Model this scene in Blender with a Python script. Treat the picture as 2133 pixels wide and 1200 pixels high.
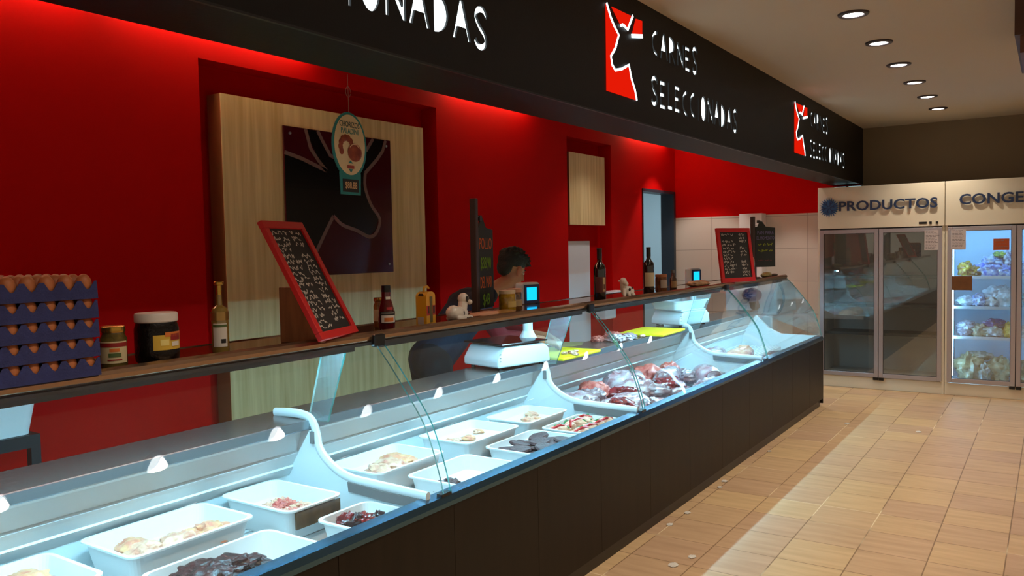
import bpy, math, random
from mathutils import Vector, Matrix, noise
random.seed(7)
S = bpy.context.scene
for o in list(bpy.data.objects): bpy.data.objects.remove(o)
COL = S.collection

# ------------------------------------------------------------------ camera, world, lights, exposure
cam_d = bpy.data.cameras.new('camera'); cam = bpy.data.objects.new('camera', cam_d); COL.objects.link(cam)
RT = Vector((0.83221164, 0.55411041, -0.01963241)); UP = Vector((-0.01078707, 0.05158224, 0.99861049)); FW = Vector((-0.55435316, 0.8308435, -0.04890457))
M = Matrix.Identity(4)
for i in range(3):
    M[i][0] = RT[i]; M[i][1] = UP[i]; M[i][2] = -FW[i]
M[0][3], M[1][3], M[2][3] = 1.88543, 0.0, 1.62
cam.matrix_world = M
cam_d.sensor_width = 36; cam_d.lens = 1693.04 / 2133 * 36; cam_d.clip_start = .05
S.camera = cam
S.view_settings.view_transform = 'Standard'; S.view_settings.look = 'None'; S.view_settings.gamma = 1
S.view_settings.exposure = 0.0; S.view_settings.use_curve_mapping = False
w = bpy.data.worlds.new('world'); S.world = w; w.use_nodes = True
w.node_tree.nodes['Background'].inputs[0].default_value = (1.0, .80, .58, 1)
w.node_tree.nodes['Background'].inputs[1].default_value = .37

DOWNLIGHT_Y = [0.12 + .823 * i for i in range(12)]     # row over the aisle, the last six are in view
DOWNLIGHT_W = 68.0
def spot(x, y, z, watts, col, angle=104, blend=.75, r=.05):
    l = bpy.data.lights.new('downlight_lamp', 'SPOT'); l.energy = watts; l.color = col
    l.spot_size = math.radians(angle); l.spot_blend = blend; l.shadow_soft_size = r
    o = bpy.data.objects.new('downlight_lamp', l); COL.objects.link(o); o.location = (x, y, z); return o
for y in DOWNLIGHT_Y: spot(.91, y, 2.915, DOWNLIGHT_W, (1, .86, .68))
for y in (.5, 2.2, 3.9, 5.6, 7.3, 9.0): spot(3.4, y, 2.915, 45, (1, .84, .64))  # added unseen row, standing for light from elsewhere in the shop
for x, y, an in ((-1.85, 9.5, 74), (-.75, 9.45, 62)): spot(x, y, 3.10, 80, (1, .93, .84), an, .3)
for x, y in ((-1.55, 7.7),): spot(x, y, 3.10, 40, (1, .95, .90), 100, .6)  # added lamp, lifts the white panel in the second recess
TUBE_E = 240.0      # display case tubes
COVE_E = 45.0       # tubes above the red wall
SIGN_E = 2.6

# ------------------------------------------------------------------ helpers
def lin(c): return tuple((v / 12.92 if v <= .04045 else ((v + .055) / 1.055) ** 2.4) for v in (x / 255 for x in c))
MATS = {}
def mat(name, rgb, rough=.5, metal=0, emis=None, es=0, bump=0, bscale=40, var=0, vscale=8, stretch=(1, 1, 1), spec=.5, coat=0, sss=0, trans=0, vrgb=None):
    if name in MATS: return MATS[name]
    m = bpy.data.materials.new(name); m.use_nodes = True; nt = m.node_tree; p = nt.nodes['Principled BSDF']
    c = lin(rgb); p.inputs['Base Color'].default_value = (*c, 1); p.inputs['Roughness'].default_value = rough
    p.inputs['Metallic'].default_value = metal; p.inputs['Specular IOR Level'].default_value = spec
    p.inputs['Coat Weight'].default_value = coat; p.inputs['Transmission Weight'].default_value = trans
    if sss: p.inputs['Subsurface Weight'].default_value = sss; p.inputs['Subsurface Scale'].default_value = .01
    if emis: p.inputs['Emission Color'].default_value = (*lin(emis), 1); p.inputs['Emission Strength'].default_value = es
    if bump or var:
        tc = nt.nodes.new('ShaderNodeTexCoord'); mp = nt.nodes.new('ShaderNodeMapping'); mp.inputs['Scale'].default_value = stretch
        nt.links.new(tc.outputs['Object'], mp.inputs[0])
        if var:
            n = nt.nodes.new('ShaderNodeTexNoise'); n.inputs['Scale'].default_value = vscale; n.inputs['Detail'].default_value = 5
            nt.links.new(mp.outputs[0], n.inputs['Vector'])
            r = nt.nodes.new('ShaderNodeValToRGB'); r.color_ramp.elements[0].position = .32; r.color_ramp.elements[1].position = .68
            c2 = lin(vrgb) if vrgb else tuple(v * (1 - var) for v in c)
            r.color_ramp.elements[0].color = (*c2, 1); r.color_ramp.elements[1].color = (*(c if vrgb else tuple(min(1, v * (1 + var * .6)) for v in c)), 1)
            nt.links.new(n.outputs[0], r.inputs[0]); nt.links.new(r.outputs[0], p.inputs['Base Color'])
        if bump:
            n2 = nt.nodes.new('ShaderNodeTexNoise'); n2.inputs['Scale'].default_value = bscale; n2.inputs['Detail'].default_value = 4
            nt.links.new(mp.outputs[0], n2.inputs['Vector'])
            b = nt.nodes.new('ShaderNodeBump'); b.inputs['Strength'].default_value = bump; b.inputs['Distance'].default_value = .01
            nt.links.new(n2.outputs[0], b.inputs['Height']); nt.links.new(b.outputs[0], p.inputs['Normal'])
    MATS[name] = m; return m
def emit(name, rgb, e):
    if name in MATS: return MATS[name]
    m = bpy.data.materials.new(name); m.use_nodes = True; nt = m.node_tree; nt.nodes.clear()
    em = nt.nodes.new('ShaderNodeEmission'); em.inputs[0].default_value = (*lin(rgb), 1); em.inputs[1].default_value = e
    out = nt.nodes.new('ShaderNodeOutputMaterial'); nt.links.new(em.outputs[0], out.inputs[0]); MATS[name] = m; return m
def glass(name, tint=(.93, .97, .96), base=.035, gain=.9, haze_mix=0, haze=(.6, .7, .75)):
    """clear sheet: transparent with mirror reflection growing towards grazing angles"""
    if name in MATS: return MATS[name]
    m = bpy.data.materials.new(name); m.use_nodes = True; nt = m.node_tree; nt.nodes.clear()
    N = nt.nodes.new; L = nt.links.new
    tr = N('ShaderNodeBsdfTransparent'); tr.inputs[0].default_value = (*tint, 1)
    gl = N('ShaderNodeBsdfGlossy'); gl.inputs['Roughness'].default_value = .004; gl.inputs[0].default_value = (.95, 1, 1, 1)
    lw = N('ShaderNodeLayerWeight'); lw.inputs[0].default_value = .5
    pw = N('ShaderNodeMath'); pw.operation = 'POWER'; pw.inputs[1].default_value = 5; L(lw.outputs['Facing'], pw.inputs[0])
    mu = N('ShaderNodeMath'); mu.operation = 'MULTIPLY_ADD'; mu.inputs[1].default_value = gain; mu.inputs[2].default_value = base; L(pw.outputs[0], mu.inputs[0])
    mx = N('ShaderNodeMixShader'); L(mu.outputs[0], mx.inputs[0]); L(tr.outputs[0], mx.inputs[1]); L(gl.outputs[0], mx.inputs[2])
    out = N('ShaderNodeOutputMaterial'); last = mx
    if haze_mix:  # diffuse haze in noise patches; on the doors it imitates reflections
        df = N('ShaderNodeBsdfDiffuse'); df.inputs[0].default_value = (*haze, 1)
        tc = N('ShaderNodeTexCoord'); n = N('ShaderNodeTexNoise'); n.inputs['Scale'].default_value = 3.5; n.inputs['Detail'].default_value = 3; L(tc.outputs['Object'], n.inputs['Vector'])
        k = N('ShaderNodeMath'); k.operation = 'MULTIPLY'; k.inputs[1].default_value = haze_mix; L(n.outputs[0], k.inputs[0])
        m2 = N('ShaderNodeMixShader'); L(k.outputs[0], m2.inputs[0]); L(mx.outputs[0], m2.inputs[1]); L(df.outputs[0], m2.inputs[2]); last = m2
    L(last.outputs[0], out.inputs[0]); MATS[name] = m; return m

class MB:
    def __init__(s): s.v = []; s.f = []; s.m = []
    def add(s, vs, fs, mi=0, T=None):
        b = len(s.v); s.v += [tuple(T @ Vector(v)) if T else tuple(v) for v in vs]
        for f in fs: s.f.append(tuple(b + i for i in f)); s.m.append(mi)
        return s
    def box(s, x0, x1, y0, y1, z0, z1, mi=0, T=None):
        return s.add([(x, y, z) for x in (x0, x1) for y in (y0, y1) for z in (z0, z1)],
                     [(0, 1, 3, 2), (4, 6, 7, 5), (0, 4, 5, 1), (2, 3, 7, 6), (0, 2, 6, 4), (1, 5, 7, 3)], mi, T)
    def prism(s, pts, a0, a1, axis='y', mi=0, T=None, side=None):
        n = len(pts)
        def P(u, v, a): return {'y': (u, a, v), 'x': (a, u, v), 'z': (u, v, a)}[axis]
        vs = [P(u, v, a0) for u, v in pts] + [P(u, v, a1) for u, v in pts]
        s.add(vs, [tuple(range(n)), tuple(range(2 * n - 1, n - 1, -1))], mi if side is None else side, T)
        b = len(s.v) - 2 * n
        for i in range(n):
            j = (i + 1) % n; s.f.append((b + i, b + j, b + n + j, b + n + i)); s.m.append(mi)
        return s
    def lathe(s, prof, seg=24, c=(0, 0, 0), mi=0, T=None, sx=1, sy=1, a0=0, a1=2 * math.pi):
        full = abs(a1 - a0 - 2 * math.pi) < 1e-6; vs = []; k = seg if full else seg + 1
        for r, z in prof:
            for i in range(k):
                a = a0 + (a1 - a0) * i / seg; vs.append((c[0] + r * sx * math.cos(a), c[1] + r * sy * math.sin(a), c[2] + z))
        fs = []
        for j in range(len(prof) - 1):
            for i in range(seg):
                i2 = (i + 1) % k if full else i + 1
                fs.append((j * k + i, j * k + i2, (j + 1) * k + i2, (j + 1) * k + i))
        if full: fs += [tuple(range(k - 1, -1, -1)), tuple(range((len(prof) - 1) * k, len(prof) * k))]
        return s.add(vs, fs, mi, T)
    def tube(s, path, r, seg=10, mi=0, T=None, flat=1.0):
        path = [Vector(p) for p in path]; rs = r if isinstance(r, (list, tuple)) else [r] * len(path); vs = []
        prev = None
        for i, p in enumerate(path):
            d = (path[min(i + 1, len(path) - 1)] - path[max(i - 1, 0)]).normalized()
            if prev is None: prev = Vector((0, 0, 1)) if abs(d.z) < .9 else Vector((1, 0, 0))
            u = (prev - d * prev.dot(d)).normalized(); prev = u; q = d.cross(u)
            for k in range(seg):
                a = 2 * math.pi * k / seg; vs.append(tuple(p + (u * math.cos(a) * flat + q * math.sin(a)) * rs[i]))
        fs = [(i * seg + k, i * seg + (k + 1) % seg, (i + 1) * seg + (k + 1) % seg, (i + 1) * seg + k) for i in range(len(path) - 1) for k in range(seg)]
        fs += [tuple(range(seg - 1, -1, -1)), tuple(range((len(path) - 1) * seg, len(path) * seg))]
        return s.add(vs, fs, mi, T)
    def ball(s, c, r, sx=1, sy=1, sz=1, seg=16, ring=10, mi=0, T=None, R=None):
        vs = [(0, 0, -1)]
        for j in range(1, ring):
            t = -math.pi / 2 + math.pi * j / ring
            vs += [(math.cos(t) * math.cos(2 * math.pi * i / seg), math.cos(t) * math.sin(2 * math.pi * i / seg), math.sin(t)) for i in range(seg)]
        vs.append((0, 0, 1)); k = len(vs) - 1
        fs = [(0, 1 + (i + 1) % seg, 1 + i) for i in range(seg)]
        for j in range(ring - 2):
            fs += [(1 + j * seg + i, 1 + j * seg + (i + 1) % seg, 1 + (j + 1) * seg + (i + 1) % seg, 1 + (j + 1) * seg + i) for i in range(seg)]
        b = 1 + (ring - 2) * seg; fs += [(b + i, b + (i + 1) % seg, k) for i in range(seg)]
        out = []
        for v in vs:
            q = Vector((v[0] * r * sx, v[1] * r * sy, v[2] * r * sz))
            if R: q = R @ q
            out.append(tuple(q + Vector(c)))
        return s.add(out, fs, mi, T)
    def cap(s, a, b, ra, rb, seg=12):
        """tapered limb with round ends"""
        a = Vector(a); b = Vector(b); s.tube([a, b], [ra, rb], seg); s.ball(a, ra, seg=seg, ring=8); return s.ball(b, rb, seg=seg, ring=8)
    def lump(s, c, dims, seed=0, amp=.25, freq=2.2, sub=1, T=None, mi=0, floor=None):
        tmp = MB().ball((0, 0, 0), 1, seg=34, ring=22); vs = []
        for v in tmp.v:
            q = Vector(v); n = noise.noise(q * freq + Vector((seed * 3.1, seed * 1.7, seed * 5.3))) + .45 * noise.noise(q * freq * 2.7 + Vector((seed, 7, seed)))
            q = q * (1 + amp * n); z = q.z * dims[2]
            if floor is not None: z = max(z, floor)
            vs.append((c[0] + q.x * dims[0], c[1] + q.y * dims[1], c[2] + z))
        return s.add(vs, tmp.f, mi, T)

def obj(name, mb, mats, parent=None, smooth=False, bevel=0, loc=None, remesh=0, smoothmod=0, bseg=2):
    me = bpy.data.meshes.new(name); me.from_pydata(mb.v, [], mb.f)
    for m in (mats if isinstance(mats, (list, tuple)) else [mats]): me.materials.append(m)
    me.polygons.foreach_set('material_index', mb.m)
    import bmesh
    bm = bmesh.new(); bm.from_mesh(me); bmesh.ops.recalc_face_normals(bm, faces=bm.faces); bm.to_mesh(me); bm.free()
    if smooth:
        me.polygons.foreach_set('use_smooth', [True] * len(me.polygons)); me.set_sharp_from_angle(angle=math.radians(38))
    o = bpy.data.objects.new(name, me); COL.objects.link(o)
    if parent: o.parent = parent
    if loc: o.location = loc
    if remesh:
        r = o.modifiers.new('remesh', 'REMESH'); r.mode = 'VOXEL'; r.voxel_size = remesh; r.use_smooth_shade = True
        if smoothmod: sm = o.modifiers.new('smooth', 'SMOOTH'); sm.iterations = smoothmod; sm.factor = .5
    if bevel:
        b = o.modifiers.new('bevel', 'BEVEL'); b.width = bevel; b.segments = bseg; b.limit_method = 'ANGLE'; b.angle_limit = math.radians(35)
    return o
def tag(o, label, cat, group=None):
    o['label'] = label; o['category'] = cat
    if group: o['group'] = group
    return o
def thing(name, label, cat, loc=(0, 0, 0), rz=0, group=None):
    o = bpy.data.objects.new(name, None); COL.objects.link(o); o.location = loc; o.rotation_euler = (0, 0, rz); o.empty_display_size = .05
    return tag(o, label, cat, group)
def struct(name, mb, m, **k):
    o = obj(name, mb, m, **k); o['kind'] = 'structure'; return o
def dup(o, loc=None, rz=None, label=None, parent=None):
    c = o.copy(); COL.objects.link(c)
    if parent: c.parent = parent
    if loc: c.location = loc
    if rz is not None: c.rotation_euler = (0, 0, rz)
    if label: c['label'] = label
    for ch in list(o.children): dup(ch, parent=c)
    return c
def text_mb(s, size, depth=.002, sx=1, align='CENTER', bold=0):
    """text lying in the local XZ plane facing -Y"""
    cu = bpy.data.curves.new('t', 'FONT'); cu.body = s; cu.size = size; cu.offset = bold; cu.extrude = depth / 2; cu.align_x = align; cu.align_y = 'CENTER'; cu.resolution_u = 3
    to = bpy.data.objects.new('t', cu); COL.objects.link(to)
    dg = bpy.context.evaluated_depsgraph_get(); me = bpy.data.meshes.new_from_object(to.evaluated_get(dg))
    mb = MB(); mb.add([(v.co.x * sx, -v.co.z, v.co.y) for v in me.vertices], [tuple(p.vertices) for p in me.polygons])
    bpy.data.objects.remove(to); bpy.data.curves.remove(cu); bpy.data.meshes.remove(me); return mb
def xform(mb, T): mb.v = [tuple(T @ Vector(v)) for v in mb.v]; return mb
def merge(a, b, mi=0):
    return a.add(b.v, b.f, mi)
FACEX = Matrix.Rotation(math.radians(90), 4, 'Z')     # turns "facing -Y" into "facing +X"
def catmull(pts, n=6):
    out = []
    for i in range(len(pts) - 1):
        p0 = pts[max(i - 1, 0)]; p1 = pts[i]; p2 = pts[i + 1]; p3 = pts[min(i + 2, len(pts) - 1)]
        for k in range(n):
            t = k / n
            out.append(tuple(.5 * ((2 * b) + (-a + c) * t + (2 * a - 5 * b + 4 * c - d) * t * t + (-a + 3 * b - 3 * c + d) * t ** 3) for a, b, c, d in zip(p0, p1, p2, p3)))
    out.append(tuple(pts[-1])); return out
def stroke(pts, wd):
    """outline polygon of a thick polyline (wd number or list)"""
    n = len(pts); ws = wd if isinstance(wd, (list, tuple)) else [wd] * n; A = []; B = []
    for i, p in enumerate(pts):
        a = pts[max(i - 1, 0)]; b = pts[min(i + 1, n - 1)]; dx, dy = b[0] - a[0], b[1] - a[1]; l = math.hypot(dx, dy) or 1
        nx, ny = -dy / l * ws[i] / 2, dx / l * ws[i] / 2; A.append((p[0] + nx, p[1] + ny)); B.append((p[0] - nx, p[1] - ny))
    return A + B[::-1]

# ------------------------------------------------------------------ materials
def wood_mat(name, c1, c2, sc=3.0, stretch=(14, 14, .8), rough=.45):
    m = mat(name, c1, rough, var=.3, vscale=sc, stretch=stretch, vrgb=c2); return m
RED = mat('red_wall_paint', (196, 2, 1), .7, spec=.08)
WHITE = mat('white_enamel', (226, 230, 232), .35)
TRAYW = mat('white_tray_plastic', (236, 238, 238), .3, sss=0)
CEIL = mat('ceiling_paint', (196, 180, 158), .9, spec=.1)
TAUPE = mat('taupe_wall_paint', (128, 112, 90), .8, spec=.2)
BLACK = mat('black_fascia', (14, 13, 12), .5, spec=.25, bump=.05, bscale=120)
BLK = mat('black_plastic', (14, 14, 15), .35)
STEEL = mat('brushed_steel', (170, 176, 180), .28, metal=1)
POL = mat('polished_steel_edge', (150, 165, 175), .16, metal=1)
ALU = mat('anodised_aluminium', (186, 180, 188), .35, metal=.6)
CREAM = mat('cream_lacquer', (236, 226, 204), .4)
BRONZE = mat('bronze_rail', (150, 122, 100), .22, metal=.85)
DBR = mat('dark_bronze', (84, 74, 68), .3, metal=.7)
SHELF = mat('brown_shelf_laminate', (72, 50, 36), .12, coat=.6)
STONE = mat('speckled_stone', (96, 82, 76), .22, var=.3, vscale=60, vrgb=(68, 56, 52))
WENGE = mat('dark_front_laminate', (30, 22, 15), .42, var=.35, vscale=3, stretch=(6, 6, .5), vrgb=(22, 16, 10), spec=.2)
PANELW = wood_mat('pale_wood_veneer', (240, 214, 158), (212, 180, 122), 3.0, (1, 9, .45))
EDGEW = mat('brown_wood_edge', (150, 96, 58), .5)
BROWNW = mat('brown_wood', (150, 98, 58), .5, var=.2, vscale=6, stretch=(8, 8, 1))
GLASSC = glass('case_glass', (.97, .99, .99), .026, .8, .012)
GLASSEDGE = mat('glass_edge', (70, 150, 140), .15, trans=.4)
GLASSD = glass('door_glass', (.90, .93, .94), .11, .85, .06, (.5, .49, .47))  # grey haze stands in for the floor's reflection in the doors
GLASSS = glass('strut_glass', (.90, .95, .95), .06, .8, .18)
LED = emit('cool_tube_light', (158, 228, 255), TUBE_E)
COVE = emit('cove_tube_light', (255, 205, 160), COVE_E)
LAMP = emit('downlight_glow', (255, 248, 245), 14)
SIGNW = emit('sign_white_light', (236, 250, 255), SIGN_E)
SIGNR = emit('sign_red_light', (230, 26, 6), 1.0)
CHALKB = mat('chalkboard_black', (34, 31, 29), .7)
CHALK = mat('white_chalk', (205, 195, 185), .9)
REDF = mat('red_painted_frame', (196, 22, 20), .45)
TILEW = mat('pale_tile', (196, 186, 174), .25)
GREYT = mat('grey_back_room', (232, 238, 242), .6)
GOLD = mat('gold_lid', (190, 150, 70), .25, metal=.9)

# floor with square tiles (grid aligned to the counter)
def floor_mat():
    m = bpy.data.materials.new('beige_floor_tiles'); m.use_nodes = True; nt = m.node_tree; N = nt.nodes.new; L = nt.links.new; p = nt.nodes['Principled BSDF']
    tc = N('ShaderNodeTexCoord'); mp = N('ShaderNodeMapping'); mp.inputs['Location'].default_value = (-.05 - .33 * 20, -(4.165 - .33 * 40), 0)
    L(tc.outputs['Object'], mp.inputs[0])
    br = N('ShaderNodeTexBrick'); br.offset = 0; br.inputs['Scale'].default_value = 1; br.inputs['Brick Width'].default_value = .33; br.inputs['Row Height'].default_value = .33
    br.inputs['Mortar Size'].default_value = .0035; br.inputs['Mortar Smooth'].default_value = .3; br.inputs['Bias'].default_value = 0
    br.inputs['Color1'].default_value = (*lin((206, 176, 134)), 1); br.inputs['Color2'].default_value = (*lin((192, 160, 130)), 1); br.inputs['Mortar'].default_value = (*lin((140, 112, 82)), 1)
    L(mp.outputs[0], br.inputs[0])
    mp2 = N('ShaderNodeMapping'); mp2.inputs['Scale'].default_value = (1.2, 9, 1); L(tc.outputs['Object'], mp2.inputs[0])
    n = N('ShaderNodeTexNoise'); n.inputs['Scale'].default_value = 2.2; n.inputs['Detail'].default_value = 7; L(mp2.outputs[0], n.inputs['Vector'])
    r = N('ShaderNodeValToRGB'); r.color_ramp.elements[0].position = .3; r.color_ramp.elements[1].position = .75
    r.color_ramp.elements[0].color = (.66, .6, .54, 1); r.color_ramp.elements[1].color = (1.05, 1.03, 1.02, 1); L(n.outputs[0], r.inputs[0])
    mx = N('ShaderNodeMix'); mx.data_type = 'RGBA'; mx.blend_type = 'MULTIPLY'; mx.inputs[0].default_value = .55; L(br.outputs[0], mx.inputs[6]); L(r.outputs[0], mx.inputs[7])
    # worn pale grout in places
    n3 = N('ShaderNodeTexNoise'); n3.inputs['Scale'].default_value = 1.1; L(tc.outputs['Object'], n3.inputs['Vector'])
    r3 = N('ShaderNodeValToRGB'); r3.color_ramp.elements[0].position = .55; r3.color_ramp.elements[1].position = .6; L(n3.outputs[0], r3.inputs[0])
    mu = N('ShaderNodeMath'); mu.operation = 'MULTIPLY'; L(br.outputs['Fac'], mu.inputs[0]); L(r3.outputs[0], mu.inputs[1])
    m2 = N('ShaderNodeMix'); m2.data_type = 'RGBA'; L(mu.outputs[0], m2.inputs[0]); L(mx.outputs[2], m2.inputs[6]); m2.inputs[7].default_value = (*lin((226, 206, 170)), 1)
    L(m2.outputs[2], p.inputs['Base Color']); p.inputs['Roughness'].default_value = .5; p.inputs['Specular IOR Level'].default_value = .3
    b = N('ShaderNodeBump'); b.inputs['Strength'].default_value = .35; b.inputs['Distance'].default_value = .003; b.invert = True; L(br.outputs['Fac'], b.inputs['Height'])
    b2 = N('ShaderNodeBump'); b2.inputs['Strength'].default_value = .12; b2.inputs['Distance'].default_value = .01; L(n.outputs[0], b2.inputs['Height']); L(b.outputs[0], b2.inputs['Normal'])
    L(b2.outputs[0], p.inputs['Normal']); return m
def tile_wall_mat():
    m = bpy.data.materials.new('pale_wall_tiles'); m.use_nodes = True; nt = m.node_tree; N = nt.nodes.new; L = nt.links.new; p = nt.nodes['Principled BSDF']
    tc = N('ShaderNodeTexCoord'); sx = N('ShaderNodeSeparateXYZ'); cx = N('ShaderNodeCombineXYZ'); L(tc.outputs['Object'], sx.inputs[0]); L(sx.outputs[0], cx.inputs[0]); L(sx.outputs[2], cx.inputs[1])
    mp = N('ShaderNodeMapping'); mp.inputs['Location'].default_value = (6.6, 3.25, 0); L(cx.outputs[0], mp.inputs[0])
    br = N('ShaderNodeTexBrick'); br.offset = 0; br.inputs['Scale'].default_value = 1; br.inputs['Brick Width'].default_value = .6; br.inputs['Row Height'].default_value = .4
    br.inputs['Mortar Size'].default_value = .003; br.inputs['Color1'].default_value = (*lin((206, 194, 182)), 1); br.inputs['Color2'].default_value = (*lin((200, 188, 176)), 1); br.inputs['Mortar'].default_value = (*lin((150, 138, 128)), 1)
    L(mp.outputs[0], br.inputs[0]); L(br.outputs[0], p.inputs['Base Color']); p.inputs['Roughness'].default_value = .3; return m
FLOORM = floor_mat(); TWALL = tile_wall_mat()

# ------------------------------------------------------------------ room shell
YB = 10.22; XL = -2.3; ZC = 2.93
struct('floor', MB().box(-4.2, 6.5, -4, YB + .2, -.1, 0), FLOORM)
struct('ceiling', MB().box(.0, 6.5, -4, YB + .2, ZC, ZC + .1).box(-3.2, .0, -4, YB + .2, 3.12, 3.22), CEIL)
# left red wall with two recesses and a doorway, wall body from XL back to XL-.16
R1 = (3.006, 5.213, .0, 2.77); R2 = (7.338, 8.341, .0, 2.762); D1 = (9.165, 10.19, 0, 2.30)
wl = MB(); y = -4.0
for a, b, z0, z1 in (R1, R2, D1):
    wl.box(XL - .16, XL, y, a, 0, 3.12); wl.box(XL - .16, XL, a, b, z1, 3.12); y = b
wl.box(XL - .16, XL, y, YB, 0, 3.12)
wl.box(XL - .22, XL - .16, -4, D1[0], 0, 3.12)
struct('wall_left', wl, RED)
# back wall: red upper part, tiled lower part
struct('wall_back', MB().box(XL - .16, 6.5, YB, YB + .15, 0, 3.12), TAUPE)
struct('trim_1', MB().box(XL, .0, YB - .012, YB, 1.975, 3.12), RED)
struct('trim_2', MB().box(XL, .6, YB - .018, YB, 0, 1.975), TWALL)
# white pass-through panel low in the second recess
struct('trim_3', MB().box(XL - .16, XL - .145, 7.345, 8.075, 0, 1.684), GREYT)
# doorway: lit back room behind
struct('wall_back_room', MB().box(-4.2, -4.05, 8.6, 12.5, 0, 3.12).box(-4.2, XL - .16, 12.4, 12.5, 0, 3.12).box(-4.2, XL - .16, 8.55, 8.65, 0, 3.12).box(-4.2, XL - .16, 8.6, 12.5, 2.9, 3.0).box(XL - .16, XL - .1, YB + .15, 12.5, 0, 3), mat('back_room_paint', (200, 214, 220), .7))
struct('floor_back_room', MB().box(-4.2, XL - .1, YB + .1, 12.5, -.1, 0), FLOORM)
dk = mat('dark_door_frame', (40, 50, 62), .4)
d = struct('door_1', MB().box(XL - .17, XL + .012, 9.165, 9.18, 0, 2.30).box(XL - .17, XL + .012, 10.13, 10.19, 0, 2.30).box(XL - .17, XL + .012, 9.165, 10.19, 2.285, 2.32), dk)
l = bpy.data.lights.new('back_room_lamp', 'AREA'); l.energy = 26; l.color = (.72, .92, 1); l.size = .8
o = bpy.data.objects.new('back_room_lamp', l); COL.objects.link(o); o.location = (-3.2, 10.6, 2.85)

# wood panels standing in the recesses
def panel(name, y0, y1, z0, z1, x0, x1, label):
    t = thing(name, label, 'panel', (x0, (y0 + y1) / 2, z0)); h = (y1 - y0) / 2
    obj('veneer_face', MB().box(x1 - x0 - .004, x1 - x0, -h, h, 0, z1 - z0), PANELW, t)
    obj('core', MB().box(0, x1 - x0 - .004, -h, h, 0, z1 - z0), EDGEW, t)
    return t
panel('wood_panel', 3.15, 5.04, .0, 2.588, -2.43, -2.30, 'tall pale wood-grain panel in the wide wall recess, cow head picture on it')
panel('wood_panel', 7.40, 8.20, 1.855, 2.61, -2.43, -2.31, 'small pale wood-grain panel hung in the narrow wall recess')

# cow head picture mounted on the panel
t = thing('wall_picture', 'square maroon acrylic picture of a black cow head with pale outline', 'picture', (-2.292, 4.12, 1.46))
def yz(mb, pts, x0, x1, oy=4.12, oz=1.46): return mb.prism([(a - oy, b - oz) for a, b in pts], x0, x1, 'x')
obj('maroon_board', MB().box(.0, .012, -.51, .51, 0, .985), mat('maroon_acrylic', (74, 8, 22), .18, coat=.3), t)
sil = [(3.612, 1.47), (3.612, 2.262), (3.754, 2.232), (3.97, 2.166), (3.90, 2.26), (3.83, 2.37), (3.815, 2.441), (3.89, 2.441), (3.93, 2.38), (4.0, 2.27), (4.08, 2.25), (4.2, 2.26), (4.37, 2.345), (4.45, 2.441), (4.55, 2.441), (4.53, 2.37), (4.46, 2.29), (4.34, 2.186), (4.335, 2.082), (4.39, 1.959), (4.475, 1.856), (4.443, 1.77), (4.376, 1.733), (4.245, 1.779), (4.104, 1.818), (4.024, 1.877), (3.945, 1.767), (3.848, 1.62), (3.80, 1.47)]
obj('cow_silhouette', yz(MB(), sil, .012, .0155), mat('black_print', (10, 9, 10), .2, coat=.3), t)
OUTL = [[(3.61, 2.272), (3.754, 2.242), (3.97, 2.176)], [(3.794, 2.441), (3.833, 2.316), (3.90, 2.24), (3.97, 2.176)], [(3.902, 2.44), (3.94, 2.38), (4.01, 2.285), (4.08, 2.26), (4.2, 2.27), (4.371, 2.354), (4.44, 2.441)],
        [(4.574, 2.441), (4.54, 2.36), (4.474, 2.29), (4.35, 2.186)], catmull([(4.35, 2.186), (4.345, 2.082), (4.4, 1.959), (4.488, 1.856), (4.453, 1.76), (4.376, 1.723), (4.245, 1.769), (4.104, 1.808), (4.024, 1.867)], 4), [(4.024, 1.867), (3.953, 1.767), (3.855, 1.62), (3.81, 1.47)]]
ol = MB()
for q in OUTL: yz(ol, stroke(q, .026), .0155, .0175)
obj('pale_outline', ol, mat('pale_print', (126, 96, 88), .4), t)
for sy, sz in ((-.46, .94), (.46, .94), (.46, .06), (-.46, .06)):
    obj('screw', MB().lathe([(0, 0), (.009, 0), (.009, .008), (0, .01)], 12, T=Matrix.Translation((.012, sy, sz)) @ Matrix.Rotation(math.pi / 2, 4, 'Y')), STEEL, t)

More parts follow.
